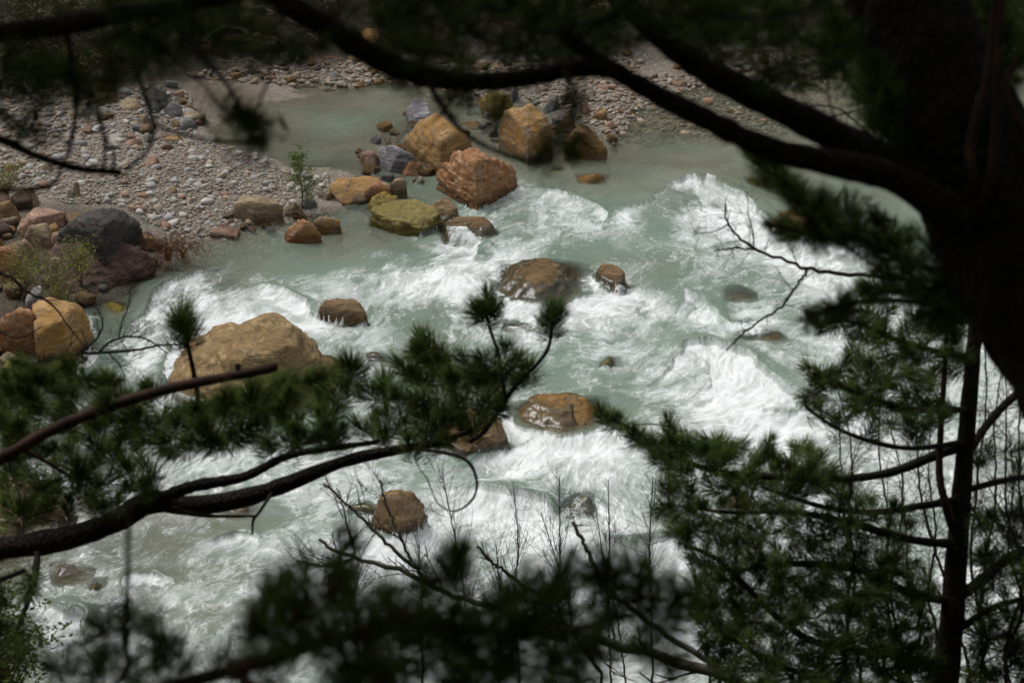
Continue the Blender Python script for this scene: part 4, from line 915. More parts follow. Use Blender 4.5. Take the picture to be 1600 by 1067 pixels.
# two heavy limbs and what hangs from them
bough(big, [rt((1490, 330, 4.5, 40), (1400, 262, 4.45, 30), (1290, 205, 4.4, 25), (1180, 150, 4.3, 23), (1100, 108, 4.25, 22), (1030, 55, 4.2, 20), (965, -5, 4.15, 19), (880, -90, 4.1, 17), (760, -200, 4.1, 12))],
      [tuple(p) for p in fill([(960, -10), (1330, -10), (1320, 100), (1230, 125), (1110, 100), (1040, 40)], 34, 26, rngF)] + [(1210, 120), (1165, 60), (1290, 110), (1250, 130)],
      ('needle', 64, .075, .0015, .10), 'bark', seed=21, dens=1.2, sides=14, jit=.5)
bough(big, [rt((1500, 345, 4.4, 34), (1400, 280, 4.3, 24), (1300, 255, 4.25, 21), (1200, 232, 4.2, 19), (1110, 190, 4.1, 18), (1030, 150, 4.0, 16), (940, 98, 3.9, 14), (870, 45, 3.8, 12), (805, 2, 3.75, 10), (740, -40, 3.7, 8)),
            rt((1000, 132, 3.97, 10), (960, 112, 3.97, 13), (900, 108, 3.97, 15), (820, 122, 3.95, 15), (740, 128, 3.9, 16), (660, 118, 3.85, 18), (590, 92, 3.8, 20), (520, 48, 3.75, 19), (450, 8, 3.7, 18), (400, -30, 3.7, 17), (300, -110, 3.7, 14)),
            rt((665, 122, 3.8, 5), (700, 180, 3.7, 5), (740, 218, 3.65, 4), (800, 245, 3.6, 4), (845, 252, 3.6, 3)),
            rt((880, 112, 3.9, 4), (900, 140, 3.8, 3), (895, 165, 3.75, 2.5))],
      [tuple(p) for p in fill([(540, -10), (960, -10), (1010, 80), (900, 92), (720, 100), (610, 70)], 58, 26, rngF)] + [(882, 235), (855, 240), (905, 225), (775, 190), (700, 160), (900, 180), (890, 150), (730, 140), (840, 30), (935, 60), (620, 130), (1000, 20)],
      ('needle', 60, .062, .0014, .085), 'bark', seed=22, dens=1.3, sides=14, jit=.35)
# tufts under the trunk
bough(big, [rt((1600, 470, 4.9, 12), (1500, 440, 5.0, 9), (1420, 405, 5.1, 7), (1340, 372, 5.2, 6), (1270, 335, 5.2, 5), (1215, 285, 5.2, 4), (1180, 250, 5.2, 3)),
            rt((1420, 405, 5.1, 4), (1330, 352, 5.1, 4), (1260, 362, 5.1, 3), (1210, 352, 5.1, 3)),
            rt((1560, 450, 4.9, 7), (1460, 470, 5.0, 5), (1380, 470, 5.0, 4), (1320, 475, 5.0, 4), (1270, 492, 5.0, 3))],
      [(1175, 240), (1190, 255), (1185, 285), (1215, 250), (1225, 285), (1250, 300), (1205, 352), (1235, 362), (1265, 365), (1285, 310), (1265, 495), (1290, 488), (1320, 470), (1320, 490), (1355, 455)] +
      [tuple(p) for p in fill([(1175, 235), (1240, 275), (1320, 315), (1420, 350), (1500, 420), (1530, 520), (1450, 520), (1390, 440), (1330, 385), (1230, 372), (1205, 352), (1290, 340), (1230, 305)], 66, 15, rngF)],
      ('needle', 75, .062, .0013, .10), 'twig', seed=23, jit=.25)
bough(big, [rt((1460, 300, 4.6, 9), (1420, 210, 4.7, 6), (1380, 120, 4.8, 5), (1330, 60, 4.8, 3))], [tuple(p) for p in fill([(1290, 20), (1350, 20), (1400, 180), (1420, 260), (1340, 160)], 22, 14, rngF)], ('needle', 60, .08, .0015, .1), 'twig', seed=24)
# dry reddish stubs right of the trunk
for k_, (sp_, lb_) in enumerate([(rt((1500, 330, 4.42, 8), (1520, 285, 4.3, 7), (1515, 230, 4.3, 7), (1530, 170, 4.3, 9), (1545, 110, 4.3, 7), (1552, 30, 4.3, 6), (1560, -40, 4.3, 6)), 'thick reddish peeling dead stub beside the trunk'),
            (rt((1525, 340, 4.42, 8), (1548, 280, 4.35, 8), (1556, 200, 4.35, 8), (1560, 100, 4.35, 7), (1566, -40, 4.35, 7)), 'straight dark red dead stub right of the thick peeling one'),
            (rt((1640, 330, 4.42, 7), (1615, 250, 4.4, 6), (1600, 205, 4.4, 6), (1580, 170, 4.4, 6), (1572, 130, 4.4, 5), (1590, 90, 4.4, 4)), 'curved red-brown dead stub at the right frame edge')]):
    bough(big, [sp_], [], bark='redbark', seed=25+k_*100, label=lb_)
bough(big, [rt((1545, 250, 5.0, 4), (1510, 120, 5.1, 4), (1490, 40, 5.1, 4), (1480, -30, 5.1, 4))], [tuple(p) for p in fill([(1495, -10), (1600, -10), (1600, 110), (1560, 170), (1535, 130)], 26, 16, rngF)], ('needle', 60, .08, .0015, .1), 'twig', seed=26)

# --- pine whose boughs reach in at lower left, its stem just out of frame
def side_tree(px, py, d, label, rad=.11, lean=0., top=3.5):
    q = P(px, py, d); gz = ground_at(q[0], q[1]); t_ = thing('pine_tree', (q[0], q[1], gz), label, 'tree')
    pts = [np.array([q[0]-lean, q[1], gz-.2])] + [np.array([q[0]+lean*(k/4-.2), q[1], gz + (q[2]+top-gz)*k/4]) for k in (1, 2, 3, 4)]
    link('trunk', trunk_mesh(np.array(pts), [rad*1.2, rad, rad*.9, rad*.7, rad*.35], 28, 90, seed=8), t_, M['bark']); return t_
DS = 1.35
lt = side_tree(-420, 800, 6.9*DS, 'pine reaching in from the left with an arching bough of upright shoots over the rapids', .13)
rl = np.random.default_rng(5)
LA = [(0, 590), (60, 575), (130, 585), (230, 605), (330, 615), (400, 605), (470, 590), (540, 560), (610, 575), (665, 545), (720, 560), (770, 560), (820, 575), (800, 620), (770, 665), (720, 695), (640, 690), (560, 690), (470, 700), (380, 690), (300, 700), (230, 760), (150, 800), (0, 805)]
bough(lt, [rt((-430, 905, 6.9, 26), (-200, 880, 6.9, 23), (-60, 862, 6.9, 20), (40, 852, 6.9, 19), (120, 836, 6.9, 19), (185, 812, 6.9, 18), (235, 784, 6.9, 19), (300, 790, 6.9, 16), (380, 778, 6.9, 15), (450, 755, 6.9, 13), (540, 720, 6.9, 10), (620, 703, 6.9, 8), (690, 690, 6.9, 6), (735, 672, 6.9, 3)),
           rt((235, 786, 6.85, 11), (300, 760, 6.8, 10), (380, 745, 6.8, 8), (450, 712, 6.8, 6), (520, 700, 6.8, 5), (590, 690, 6.8, 4)),
           rt((735, 690, 6.8, 4), (760, 670, 6.7, 4), (800, 610, 6.6, 3.5), (840, 568, 6.5, 3), (858, 540, 6.5, 3), (862, 505, 6.5, 2.5)),
           rt((790, 625, 6.6, 3), (785, 590, 6.6, 3), (778, 550, 6.6, 3), (766, 515, 6.6, 2.5), (758, 480, 6.6, 2.5)),
           rt((312, 640, 6.6, 4), (306, 600, 6.6, 4), (298, 560, 6.6, 3.5), (290, 525, 6.6, 3)),
           rt((640, 700, 6.8, 3), (700, 708, 6.7, 3), (732, 722, 6.6, 2.8), (745, 752, 6.5, 2.4), (738, 780, 6.5, 2), (712, 798, 6.5, 1.5), (686, 788, 6.5, 1.2), (672, 760, 6.55, .9))],
      [(762, 458, 6.6), (757, 478, 6.6), (748, 488, 6.6), (770, 485, 6.6), (866, 484, 6.5), (872, 492, 6.5), (858, 494, 6.5), (286, 492, 6.6), (282, 505, 6.6), (294, 512, 6.6), (286, 520, 6.6)] +
      [(106, 572), (165, 592), (112, 590), (658, 528), (668, 540), (656, 555), (450, 598), (545, 568), (600, 596), (498, 590), (560, 575), (355, 622), (400, 612), (235, 610), (700, 580), (690, 555), (790, 545), (810, 560), (825, 580), (30, 570), (10, 590), (60, 590)] +
      [tuple(p) for p in fill(LA, 160, 17, rl)], ('needle', 105, .088, .0015, .085), 'bark', seed=31, jit=.22, sides=10, bend=1.2, spread=(74, 20), dens=1.9)
bough(lt, [rt((-430, 880, 6.3, 14), (-150, 780, 6.2, 12), (0, 716, 6.1, 11), (80, 672, 6.1, 10), (180, 632, 6.05, 9), (270, 606, 6.0, 9), (370, 586, 6.0, 8), (410, 578, 6.0, 8), (433, 572, 6.0, 8)),
           rt((374, 590, 6.0, 4), (372, 575, 6.0, 4), (371, 568, 6.0, 3)), rt((30, 700, 6.1, 4), (70, 720, 6.2, 3), (110, 745, 6.3, 2.5))], [], bark='redbark', seed=32, label='straight broken-off bare bough above the needles')
bough(lt, [rt((60, 846, 6.9, 6), (55, 900, 6.8, 5), (40, 950, 6.7, 4), (20, 1000, 6.7, 3))], [(20, 1000), (35, 960), (10, 975), (45, 925), (30, 1020), (50, 905)], ('needle', 60, .08, .0017, .12), 'twig', seed=33, bend=-.4)
bough(lt, [rt((-430, 960, 5.6, 9), (-200, 930, 5.6, 8), (-60, 920, 5.6, 7), (0, 905, 5.6, 5), (40, 890, 5.6, 4))], [(5, 940), (0, 990), (-20, 920)], ('needle', 60, .08, .0017, .12), 'twig', seed=34, bend=-.4)
bough(lt, [rt((430, 762, 6.9, 3), (405, 800, 6.8, 2.5), (396, 812, 6.8, 2.5), (394, 835, 6.8, 1.5))], [], bark='twig', seed=35)
bough(lt, [rt((265, 790, 6.9, 4), (290, 800, 6.8, 4), (330, 806, 6.8, 3), (400, 806, 6.8, 2))], [], bark='twig', seed=36)
DS = 1.0
# --- twigs and limb at upper left
ul = side_tree(-360, 60, 3.9, 'pine at upper left whose thin twigs and dark limb cross the gravel bar', .10, top=2.5)
bough(ul, [rt((-360, 130, 3.9, 20), (-150, 85, 3.9, 19), (-40, 58, 3.9, 18), (100, 40, 3.9, 17), (200, 22, 3.9, 15), (300, 5, 3.9, 13), (420, -20, 3.9, 11), (520, -60, 3.9, 8)),
           rt((250, 10, 3.9, 4), (300, 70, 3.8, 4), (345, 120, 3.7, 4), (372, 160, 3.6, 3)), rt((200, 22, 3.9, 5), (205, 80, 3.85, 4), (222, 140, 3.8, 4), (240, 195, 3.8, 4), (230, 235, 3.8, 3), (195, 268, 3.8, 3)),
           rt((240, 195, 3.8, 3), (290, 212, 3.7, 3), (350, 222, 3.65, 3), (398, 224, 3.6, 3))],
      [(380, 178, 3.6), (372, 168, 3.6), (390, 185, 3.6), (385, 195, 3.6), (405, 200, 3.6), (402, 222, 3.6), (245, 160), (160, 130), (270, 25), (430, 60), (470, 90), (500, 70)] + [tuple(p) for p in fill([(130, 10), (440, -10), (460, 60), (420, 100), (330, 85), (230, 100), (160, 90)], 30, 26, rl)],
      ('needle', 70, .06, .0014, .08), 'bark', seed=41, dens=1.1, sides=12, jit=.3, bend=-.15)
bough(ul, [rt((-360, 190, 4.1, 10), (-100, 195, 4.1, 8), (0, 218, 4.1, 8), (55, 243, 4.1, 7), (120, 263, 4.1, 6.5), (190, 270, 4.1, 6)), rt((-120, 300, 4.1, 6), (-20, 298, 4.1, 4), (50, 296, 4.1, 4), (85, 285, 4.1, 3.5), (98, 258, 4.1, 3)),
           rt((100, 255, 4.1, 3), (112, 220, 4.0, 3.5), (118, 160, 4.0, 4), (110, 80, 3.95, 4), (100, 40, 3.9, 4)), rt((160, 268, 4.1, 3), (165, 235, 4.1, 3), (158, 190, 4.1, 3), (150, 160, 4.1, 3)), rt((175, 268, 4.1, 2.5), (178, 240, 4.1, 2.5), (165, 215, 4.1, 2))],
      [(150, 150), (165, 140), (120, 150), (145, 175), (110, 120), (100, 100)] + [tuple(p) for p in fill([(-10, 80), (60, 70), (130, 100), (100, 150), (70, 205), (20, 215), (-10, 200)], 24, 24, rl)],
      ('needle', 58, .065, .0014, .08), 'bark', seed=42, dens=1.1, sides=10, jit=.3)

# --- very near boughs along the bottom edge
DS = 1.4
nb_ = side_tree(-900, 1400, 2.3*DS, 'nearest young pine whose blurred boughs with red-brown buds run along the bottom edge', .045, top=.4)
BB = [(90, 1050), (150, 1020), (190, 960), (230, 1010), (330, 1020), (370, 960), (400, 920), (450, 895), (520, 900), (560, 930), (640, 905), (700, 890), (760, 930), (830, 900), (880, 925), (950, 900), (1010, 915), (1080, 960), (1100, 1075), (90, 1075)]
BB2 = [(380, 910), (470, 895), (560, 930), (640, 910), (720, 930), (850, 925), (950, 950), (960, 1010), (860, 1075), (700, 1075), (520, 1060), (400, 1000)]
bough(nb_, [rt((-880, 1500, 2.3, 20), (-300, 1260, 2.2, 17), (100, 1120, 2.15, 15), (350, 1050, 2.1, 13), (520, 1000, 2.1, 12), (650, 975, 2.1, 11), (780, 985, 2.1, 9), (880, 985, 2.1, 7), (990, 960, 2.1, 5)),
            rt((100, 1120, 2.15, 7), (190, 1060, 2.15, 6), (197, 980, 2.15, 5), (200, 880, 2.1, 4.5), (201, 780, 2.1, 4)), rt((350, 1050, 2.1, 7), (500, 1100, 2.05, 6), (750, 1090, 2.0, 6), (950, 1060, 2.0, 4))],
      [(710, 870), (545, 850), (715, 885), (875, 900), (945, 895), (470, 900), (160, 990), (200, 970), (250, 1000), (1050, 930), (1000, 900)] + [tuple(p) for p in fill(BB, 32, 46, rl)] + [tuple(p) for p in fill(BB2, 26, 38, rl)],
      ('needle', 105, .058, .0012, .045), 'redbark', seed=51, dens=1.1, jit=.1, buds=True, twr=.0016)

# --- slender pine at right with many layered boughs
DS = 1.3
q = P(1440, 1500, 8.0*DS); gz = ground_at(q[0], q[1]); sl = thing('pine_tree', (q[0], q[1], gz), 'slender pine with a thin straight black trunk and layered boughs at lower right', 'tree')
tpts = [np.array([q[0], q[1], gz-.2]), P(1462, 1200, 8.0*DS), P(1485, 1000, 8.0*DS), P(1496, 850, 8.0*DS), P(1508, 700, 8.0*DS), P(1520, 560, 8.0*DS), P(1528, 450, 8.0*DS), P(1540, 200, 8.0*DS), P(1550, -200, 8.0*DS), P(1555, -600, 8.0*DS)]
link('trunk', trunk_mesh(np.array(tpts), [.085, .072, .064, .056, .046, .040, .036, .03, .02, .008], 28, 200, seed=12), sl, M['bark'])
rs = np.random.default_rng(9); NS = ('needle', 100, .088, .0015, .12)
bough(sl, [rt((1515, 690, 8, 9), (1460, 712, 7.95, 8), (1390, 738, 7.9, 7), (1310, 748, 7.8, 6), (1220, 745, 7.75, 6), (1130, 738, 7.7, 5), (1050, 712, 7.6, 4), (990, 672, 7.6, 3), (945, 648, 7.6, 3))],
      [(934, 638), (945, 650), (960, 655), (975, 668), (990, 680), (1005, 690), (1020, 700), (1035, 700), (1050, 690), (1048, 668), (1045, 655), (1070, 705), (1095, 705), (1120, 705), (1140, 700), (1100, 690)] + [tuple(p) for p in fill([(1000, 690), (1080, 690), (1150, 690), (1250, 715), (1330, 730), (1300, 765), (1150, 765), (1050, 750), (1010, 715)], 34, 20, rs)], NS, 'twig', seed=61, bend=.35)
bough(sl, [rt((1512, 640, 8, 6), (1440, 640, 7.6, 5), (1380, 628, 7.4, 5), (1330, 610, 7.3, 4), (1280, 585, 7.3, 3)), rt((1510, 690, 8, 5), (1430, 700, 7.7, 4), (1370, 692, 7.5, 4), (1310, 670, 7.4, 3), (1265, 640, 7.4, 3), (1256, 625, 7.4, 2))],
      [(1262, 575), (1275, 590), (1290, 585), (1300, 600), (1322, 600), (1325, 560), (1260, 620), (1280, 635), (1300, 650), (1315, 655), (1335, 640), (1330, 545), (1345, 560)] + [tuple(p) for p in fill([(1290, 575), (1360, 560), (1450, 590), (1480, 640), (1440, 690), (1380, 680), (1320, 640)], 36, 19, rs)], NS, 'twig', seed=62, bend=.3)
bough(sl, [rt((1500, 780, 8, 7), (1440, 790, 7.9, 6), (1360, 800, 7.8, 5), (1280, 790, 7.7, 4), (1190, 760, 7.7, 3)), rt((1498, 850, 8, 8), (1420, 842, 7.9, 7), (1310, 812, 7.7, 6), (1230, 800, 7.6, 4), (1140, 800, 7.5, 3), (1060, 790, 7.5, 2))],
      [(1040, 760), (1030, 800), (1050, 830), (1200, 690), (1215, 720), (1255, 700)] + [tuple(p) for p in fill([(1030, 760), (1150, 740), (1200, 690), (1260, 690), (1330, 760), (1420, 790), (1440, 840), (1300, 850), (1180, 850), (1070, 850)], 72, 20, rs)], NS, 'twig', seed=63, bend=.3)
bough(sl, [rt((1490, 940, 8, 8), (1420, 925, 7.9, 7), (1340, 890, 7.8, 6), (1240, 880, 7.7, 5), (1150, 890, 7.6, 4), (1090, 880, 7.6, 3))], [tuple(p) for p in fill([(1070, 850), (1200, 840), (1330, 850), (1450, 880), (1460, 950), (1300, 960), (1170, 950), (1080, 930)], 100, 18, rs)], NS, 'twig', seed=64, bend=.3)
bough(sl, [rt((1482, 1045, 8, 8), (1380, 1020, 7.7, 6), (1280, 1005, 7.5, 6), (1210, 960, 7.4, 5), (1130, 880, 7.3, 4), (1070, 850, 7.3, 3)), rt((1478, 1100, 8, 8), (1350, 1080, 7.6, 7), (1220, 1040, 7.4, 5), (1150, 1000, 7.4, 4), (1100, 960, 7.4, 3))],
      [tuple(p) for p in fill([(1080, 930), (1170, 950), (1300, 950), (1460, 960), (1470, 1075), (1120, 1075)], 125, 18, rs)], NS, 'twig', seed=65, bend=.3)
bough(sl, [rt((1495, 935, 8, 9), (1535, 905, 8.0, 9), (1580, 870, 8.1, 8), (1650, 845, 8.2, 7), (1740, 830, 8.3, 5)), rt((1508, 715, 8, 7), (1545, 660, 8.1, 7), (1590, 615, 8.1, 6), (1660, 570, 8.2, 5)), rt((1512, 765, 8, 5), (1570, 750, 8, 5), (1640, 740, 8, 4)), rt((1488, 990, 8, 6), (1550, 950, 8, 5), (1620, 930, 8, 4))],
      [tuple(p) for p in fill([(1520, 800), (1620, 780), (1640, 1075), (1510, 1075), (1530, 900)], 56, 18, rs)] + [(1600, 700), (1590, 730), (1620, 640), (1545, 700), (1530, 720)], NS, 'twig', seed=66)
bough(sl, [rt((1522, 560, 8, 6), (1460, 548, 7.9, 5), (1400, 530, 7.8, 4), (1340, 505, 7.7, 3), (1290, 500, 7.7, 2.5)), rt((1526, 510, 8, 5), (1470, 480, 7.8, 4), (1420, 450, 7.7, 3))],
      [tuple(p) for p in fill([(1280, 480), (1380, 440), (1500, 470), (1510, 590), (1400, 580), (1330, 540)], 44, 18, rs)] + [(1270, 495), (1285, 510)], NS, 'twig', seed=68, bend=.3)
bough(sl, [rt((1490, 830, 8, 7), (1478, 790, 7.9, 7), (1468, 740, 7.9, 6), (1470, 670, 7.9, 5), (1476, 580, 7.9, 4), (1480, 500, 7.9, 3))], [], bark='redbark', seed=67, label='thin upright side stem beside the trunk')

def leaf_cloud(b, pts, n, spread, sz, rng, asp=.5):
    c = np.repeat(np.asarray(pts), n, 0) + rng.normal(0, 1, (len(pts)*n, 3))*spread; m = len(c)
    d = rng.normal(size=(m, 3)); d[:, 2] *= .5; d /= np.linalg.norm(d, axis=1)[:, None]; s_ = np.cross(d, rng.normal(size=(m, 3))); s_ /= np.linalg.norm(s_, axis=1)[:, None]; nn = np.cross(d, s_)
    L = (sz*rng.uniform(.6, 1.2, m))[:, None]
    V = np.stack([c, c + d*L*.5 + s_*L*asp*.5 + nn*L*.08, c + d*L, c + d*L*.5 - s_*L*asp*.5 + nn*L*.08], 1)
    b.add(V.reshape(-1, 3), (np.arange(m)*4)[:, None] + np.array([[0, 1, 2, 3]]))
DS = 1.0
def unseen_crown(tree, cen, rad, n, seed, mat='needle'):
    """unseen upper foliage without limbs, added high over the view to shade the foreground"""
    rng = np.random.default_rng(seed); q = rng.normal(size=(n, 3)); q /= np.linalg.norm(q, axis=1)[:, None]; q = np.array(cen) + q*np.array(rad)*(rng.random((n, 1))**.4)
    b = Buf(); leaf_cloud(b, q, 12, .22, .38, rng, .15); c = link('unseen_crown', b.mesh('unseen_crown', False), tree, M[mat], kind='stuff'); return c
unseen_crown(big, (2.2, 4.6, 21.0), (3.6, 3.6, 3.2), 900, 1); unseen_crown(big, (-.8, 4.2, 19.6), (3.0, 3.2, 1.6), 500, 2); unseen_crown(big, (3.6, 8.0, 19.0), (2.6, 2.6, 2.4), 450, 6)
unseen_crown(lt, (-3.4, 6.5, 18.6), (2.2, 3.2, 2.6), 450, 3); unseen_crown(ul, (-2.4, 3.4, 19.8), (2.4, 2.4, 2.2), 350, 4); unseen_crown(sl, (2.0, 8.2, 17.6), (1.2, 1.4, 1.4), 160, 5)
# ------------------------------------------------------------------ bare saplings, shrubs and brush
def bare(loc_ref, spines, label, cat='sapling', group=None, tw=26, L=(.10, .35), seed=0, mat='twig', sub=3, up=.5, name='bare_sapling', tr=.0016, kink=.25, plane=.5, root=False):
    rng = np.random.default_rng(seed); b = Buf(); tb = Buf(); first = None
    for sp in spines:
        pts, rad = px_spine(sp, 40); first = pts[0] if first is None else first
        pts[1:-1] += rng.normal(0, 1, (len(pts)-2, 3))*rad[1:-1, None]*.5; b.tube(pts, rad, 6)
        g = np.gradient(pts, axis=0); g /= np.linalg.norm(g, axis=1)[:, None]
        def grow(p0, d, l, r, lev):
            n = max(4, int(l/.03)); n = min(n, 16); q = [p0]
            dd_ = d.copy()
            for k in range(n-1):
                dd_ = dd_ + rng.normal(0, kink*.35, 3) + np.array([0, 0, up*.05]); dd_ /= np.linalg.norm(dd_); q.append(q[-1] + dd_*l/n)
            q = np.array(q); tb.tube(q, np.linspace(r, r*.45, len(q)), 4, False)
            if lev > 0:
                for _ in range(rng.integers(2, 5)):
                    j = rng.integers(1, len(q)-1) if len(q) > 2 else 0; dr = rng.normal(0, 1, 3); dr[1] *= plane; e = dd_*.8 + dr*.55 + np.array([0, 0, up*.5]); e /= np.linalg.norm(e)
                    grow(q[j], e, l*rng.uniform(.35, .65), r*.62, lev-1)
        n_ = max(3, int(tw*len(pts)/40))
        for _ in range(n_):
            j = int(rng.uniform(.12, 1)*(len(pts)-1)); dr = rng.normal(0, 1, 3); dr[1] *= plane; e = g[j]*.7 + dr*.7 + np.array([0, 0, up*.5]); e /= np.linalg.norm(e)
            grow(pts[j], e, rng.uniform(*L)*(1.2 - .6*j/len(pts)), max(tr, rad[j]*.35), sub-1)
    if root:
        g0 = ground_at(first[0], first[1]-.3); b.tube(spline(np.array([[first[0]+.1, first[1]-.3, g0-.1], [first[0]+.02, first[1]-.1, (g0+first[2])/2], list(first)]), 12), np.linspace(.03, .012, 12), 6); first = np.array([first[0], first[1]-.3, g0])
    o = thing(name, first, label, cat, group)
    link('stem', b.mesh('stem'), o, M[mat]); link('twigs', tb.mesh('twigs'), o, M[mat], kind='stuff')
    return o
def rs_(*a): return [(x, y, d*1.3, r*.8) for x, y, d, r in a]
# fallen grey-barked branch crossing the bottom and its offshoots
bare(None, [rs_((1290, 1120, 10.2, 13), (1130, 1056, 10.2, 11), (1010, 1020, 10.2, 10), (900, 988, 10.2, 8), (780, 950, 10.2, 6), (700, 925, 10.2, 5.5), (640, 897, 10.2, 5), (560, 872, 10.2, 4), (520, 858, 10.2, 3.5), (498, 842, 10.2, 3)),
            rs_((555, 871, 10.2, 3), (520, 882, 10.2, 3), (490, 882, 10.2, 3), (464, 875, 10.2, 2.5)), rs_((680, 918, 10.2, 4), (640, 880, 10.2, 4), (600, 845, 10.2, 3.5), (565, 808, 10.2, 3), (540, 785, 10.2, 2.5), (505, 755, 10.2, 2)),
            rs_((648, 888, 10.2, 3), (630, 850, 10.2, 3), (612, 810, 10.2, 2.5), (600, 775, 10.2, 2), (594, 750, 10.2, 2)), rs_((555, 868, 10.2, 2.5), (545, 830, 10.2, 2), (535, 790, 10.2, 1.5), (530, 765, 10.2, 1.5))],
     'grey-barked leaning stem running from bottom centre to the left with bare forked twigs', 'sapling', root=True, tw=15, L=(.15, .42), seed=71, mat='greybark', sub=2)
bare(None, [rs_((1230, 1180, 10.6, 6), (1140, 1060, 10.6, 6), (1065, 1008, 10.6, 6), (1000, 960, 10.6, 5.5), (950, 918, 10.6, 5), (925, 875, 10.6, 4), (908, 840, 10.6, 4), (895, 815, 10.6, 4)), rs_((962, 1003, 10.5, 3), (950, 950, 10.5, 2.5), (947, 905, 10.5, 2))],
     'broken-topped dark stick leaning left in front of the rapids at bottom centre', 'sapling', root=True, tw=5, L=(.08, .25), seed=72, mat='greybark', sub=2)
bare(None, [rs_((940, 1050, 10.8, 4), (870, 960, 10.8, 4), (800, 900, 10.8, 3.5), (770, 880, 10.8, 3), (745, 853, 10.8, 2.5))], 'short bare stem curving left between the upright saplings', 'sapling', root=True, tw=8, L=(.1, .3), seed=73, mat='twig', sub=2)
SAP = [(735, 1010, 690, 735, 'bare upright sapling nearest the brown squarish boulder'), (812, 1010, 802, 765, 'bare upright sapling under the loop-shaped pine twig'), (862, 1040, 874, 745, 'tallest bare sapling in the middle of the bottom group'),
       (955, 1000, 950, 750, 'bare sapling right of the broken-topped stick'), (1020, 1010, 1020, 745, 'bare sapling next to the tuft of the slender pine'), (780, 1010, 775, 850, 'short bare sapling between two tall ones'), (905, 1020, 845, 800, 'bare sapling leaning left below the submerged boulder'),
       (985, 1060, 930, 790, 'bare sapling leaning left at the foot of the slender pine'), (560, 960, 548, 880, 'small bare sapling at the left end of the leaning grey stem'), (1110, 990, 1075, 860, 'bare sapling half hidden in the lower boughs'), (660, 1000, 655, 850, 'thin bare sapling left of centre bottom')]
for k, (x0, y0_, x1, y1, lb) in enumerate(SAP):
    d = 11.5 + (k*0.7) % 3; r_ = random.Random(k)
    bare(None, [rs_((x0, y0_+60, d, 2.2), (x0*.7+x1*.3+r_.uniform(-6, 6), y0_*.7+y1*.3, d, 1.8), (x0*.35+x1*.65+r_.uniform(-6, 6), y0_*.35+y1*.65, d, 1.4), (x1, y1, d, .8))], lb, 'sapling', 'bare saplings at bottom centre', tw=40, L=(.2, .55), seed=80+k, sub=2, up=.9, tr=.0014, plane=.6, kink=.12, root=True)
# twig over the foam at right, and one at left
bare(None, [rs_((1420, 440, 7.4, 5), (1370, 432, 7.4, 4), (1322, 428, 7.4, 4), (1262, 421, 7.4, 3.5), (1235, 410, 7.4, 3), (1180, 390, 7.4, 3), (1150, 368, 7.4, 2.5), (1134, 342, 7.4, 2), (1134, 318, 7.4, 1.5)), rs_((1183, 391, 7.4, 2), (1150, 388, 7.4, 2), (1116, 392, 7.4, 1.5)),
            rs_((1262, 422, 7.4, 3), (1245, 445, 7.4, 2.5), (1222, 478, 7.4, 2.5), (1190, 500, 7.4, 2), (1160, 522, 7.4, 2), (1135, 548, 7.4, 1.2)), rs_((1178, 384, 7.4, 1.5), (1176, 360, 7.4, 1.5), (1170, 340, 7.4, 1), (1168, 300, 7.4, .8)), rs_((1140, 350, 7.4, 1.5), (1115, 362, 7.4, 1), (1082, 366, 7.4, .8))],
     'bare forked twig reaching left over the white foam under the trunk', 'branch', tw=13, L=(.06, .20), seed=95, sub=2, name='bare_branch', tr=.0012, up=.15, kink=.4)
bare(None, [rs_((-160, 600, 9, 4.5), (0, 578, 9, 4), (40, 572, 9, 4), (80, 560, 9, 3.5), (120, 553, 9, 3), (200, 548, 9, 2.5), (250, 540, 9, 2), (285, 538, 9, 1.5)), rs_((155, 550, 9, 2.5), (175, 532, 9, 2), (200, 526, 9, 2), (230, 530, 9, 1.5), (262, 552, 9, 1)), rs_((186, 528, 9, 1.5), (190, 505, 9, 1.5), (200, 480, 9, 1.2), (204, 450, 9, .8)),
            rs_((120, 553, 9, 2), (150, 530, 9, 2), (160, 505, 9, 1.5), (150, 480, 9, 1)), rs_((170, 552, 9, 1.5), (190, 575, 9, 1.3), (195, 600, 9, 1)), rs_((-100, 400, 9, 3), (0, 425, 9, 3), (40, 455, 9, 2.5), (80, 475, 9, 2), (130, 540, 9, 1)), rs_((-30, 500, 9, 2), (15, 525, 9, 1.5), (40, 525, 9, 1.3), (65, 510, 9, 1))],
     'thin bare branch reaching in from the left over the white chute', 'branch', tw=15, L=(.08, .25), seed=96, sub=2, name='bare_branch', tr=.0012, up=.3, kink=.35)
# tangled thicket behind the slender pine
for k in range(15):
    r_ = random.Random(300+k); x0 = 1330 + 22*k + r_.uniform(-12, 12); y1 = r_.uniform(500, 760); d = r_.uniform(10, 13)
    pos_ = ['leftmost', 'second from the left', 'third from the left', 'fourth from the left', 'fifth from the left', 'sixth from the left', 'seventh from the left', 'middle', 'eighth from the right', 'seventh from the right', 'sixth from the right', 'fifth from the right', 'fourth from the right', 'second from the right', 'rightmost'][k]
    xs_ = [x0]
    for j in range(5): xs_.append(xs_[-1] + r_.uniform(-35, 28))
    bare(None, [[(xs_[j], 1130 + (y1-1130)*j/5, d, 3.6*(1-j/6.5)) for j in range(6)]], 'bare kinked thicket stem behind the slender pine, %s of the row' % pos_, 'shrub', 'thicket stems behind the slender pine', tw=34, L=(.15, .5), seed=330+k, sub=3, up=.1, kink=.5, root=True, name='thicket_stem', tr=.0018)
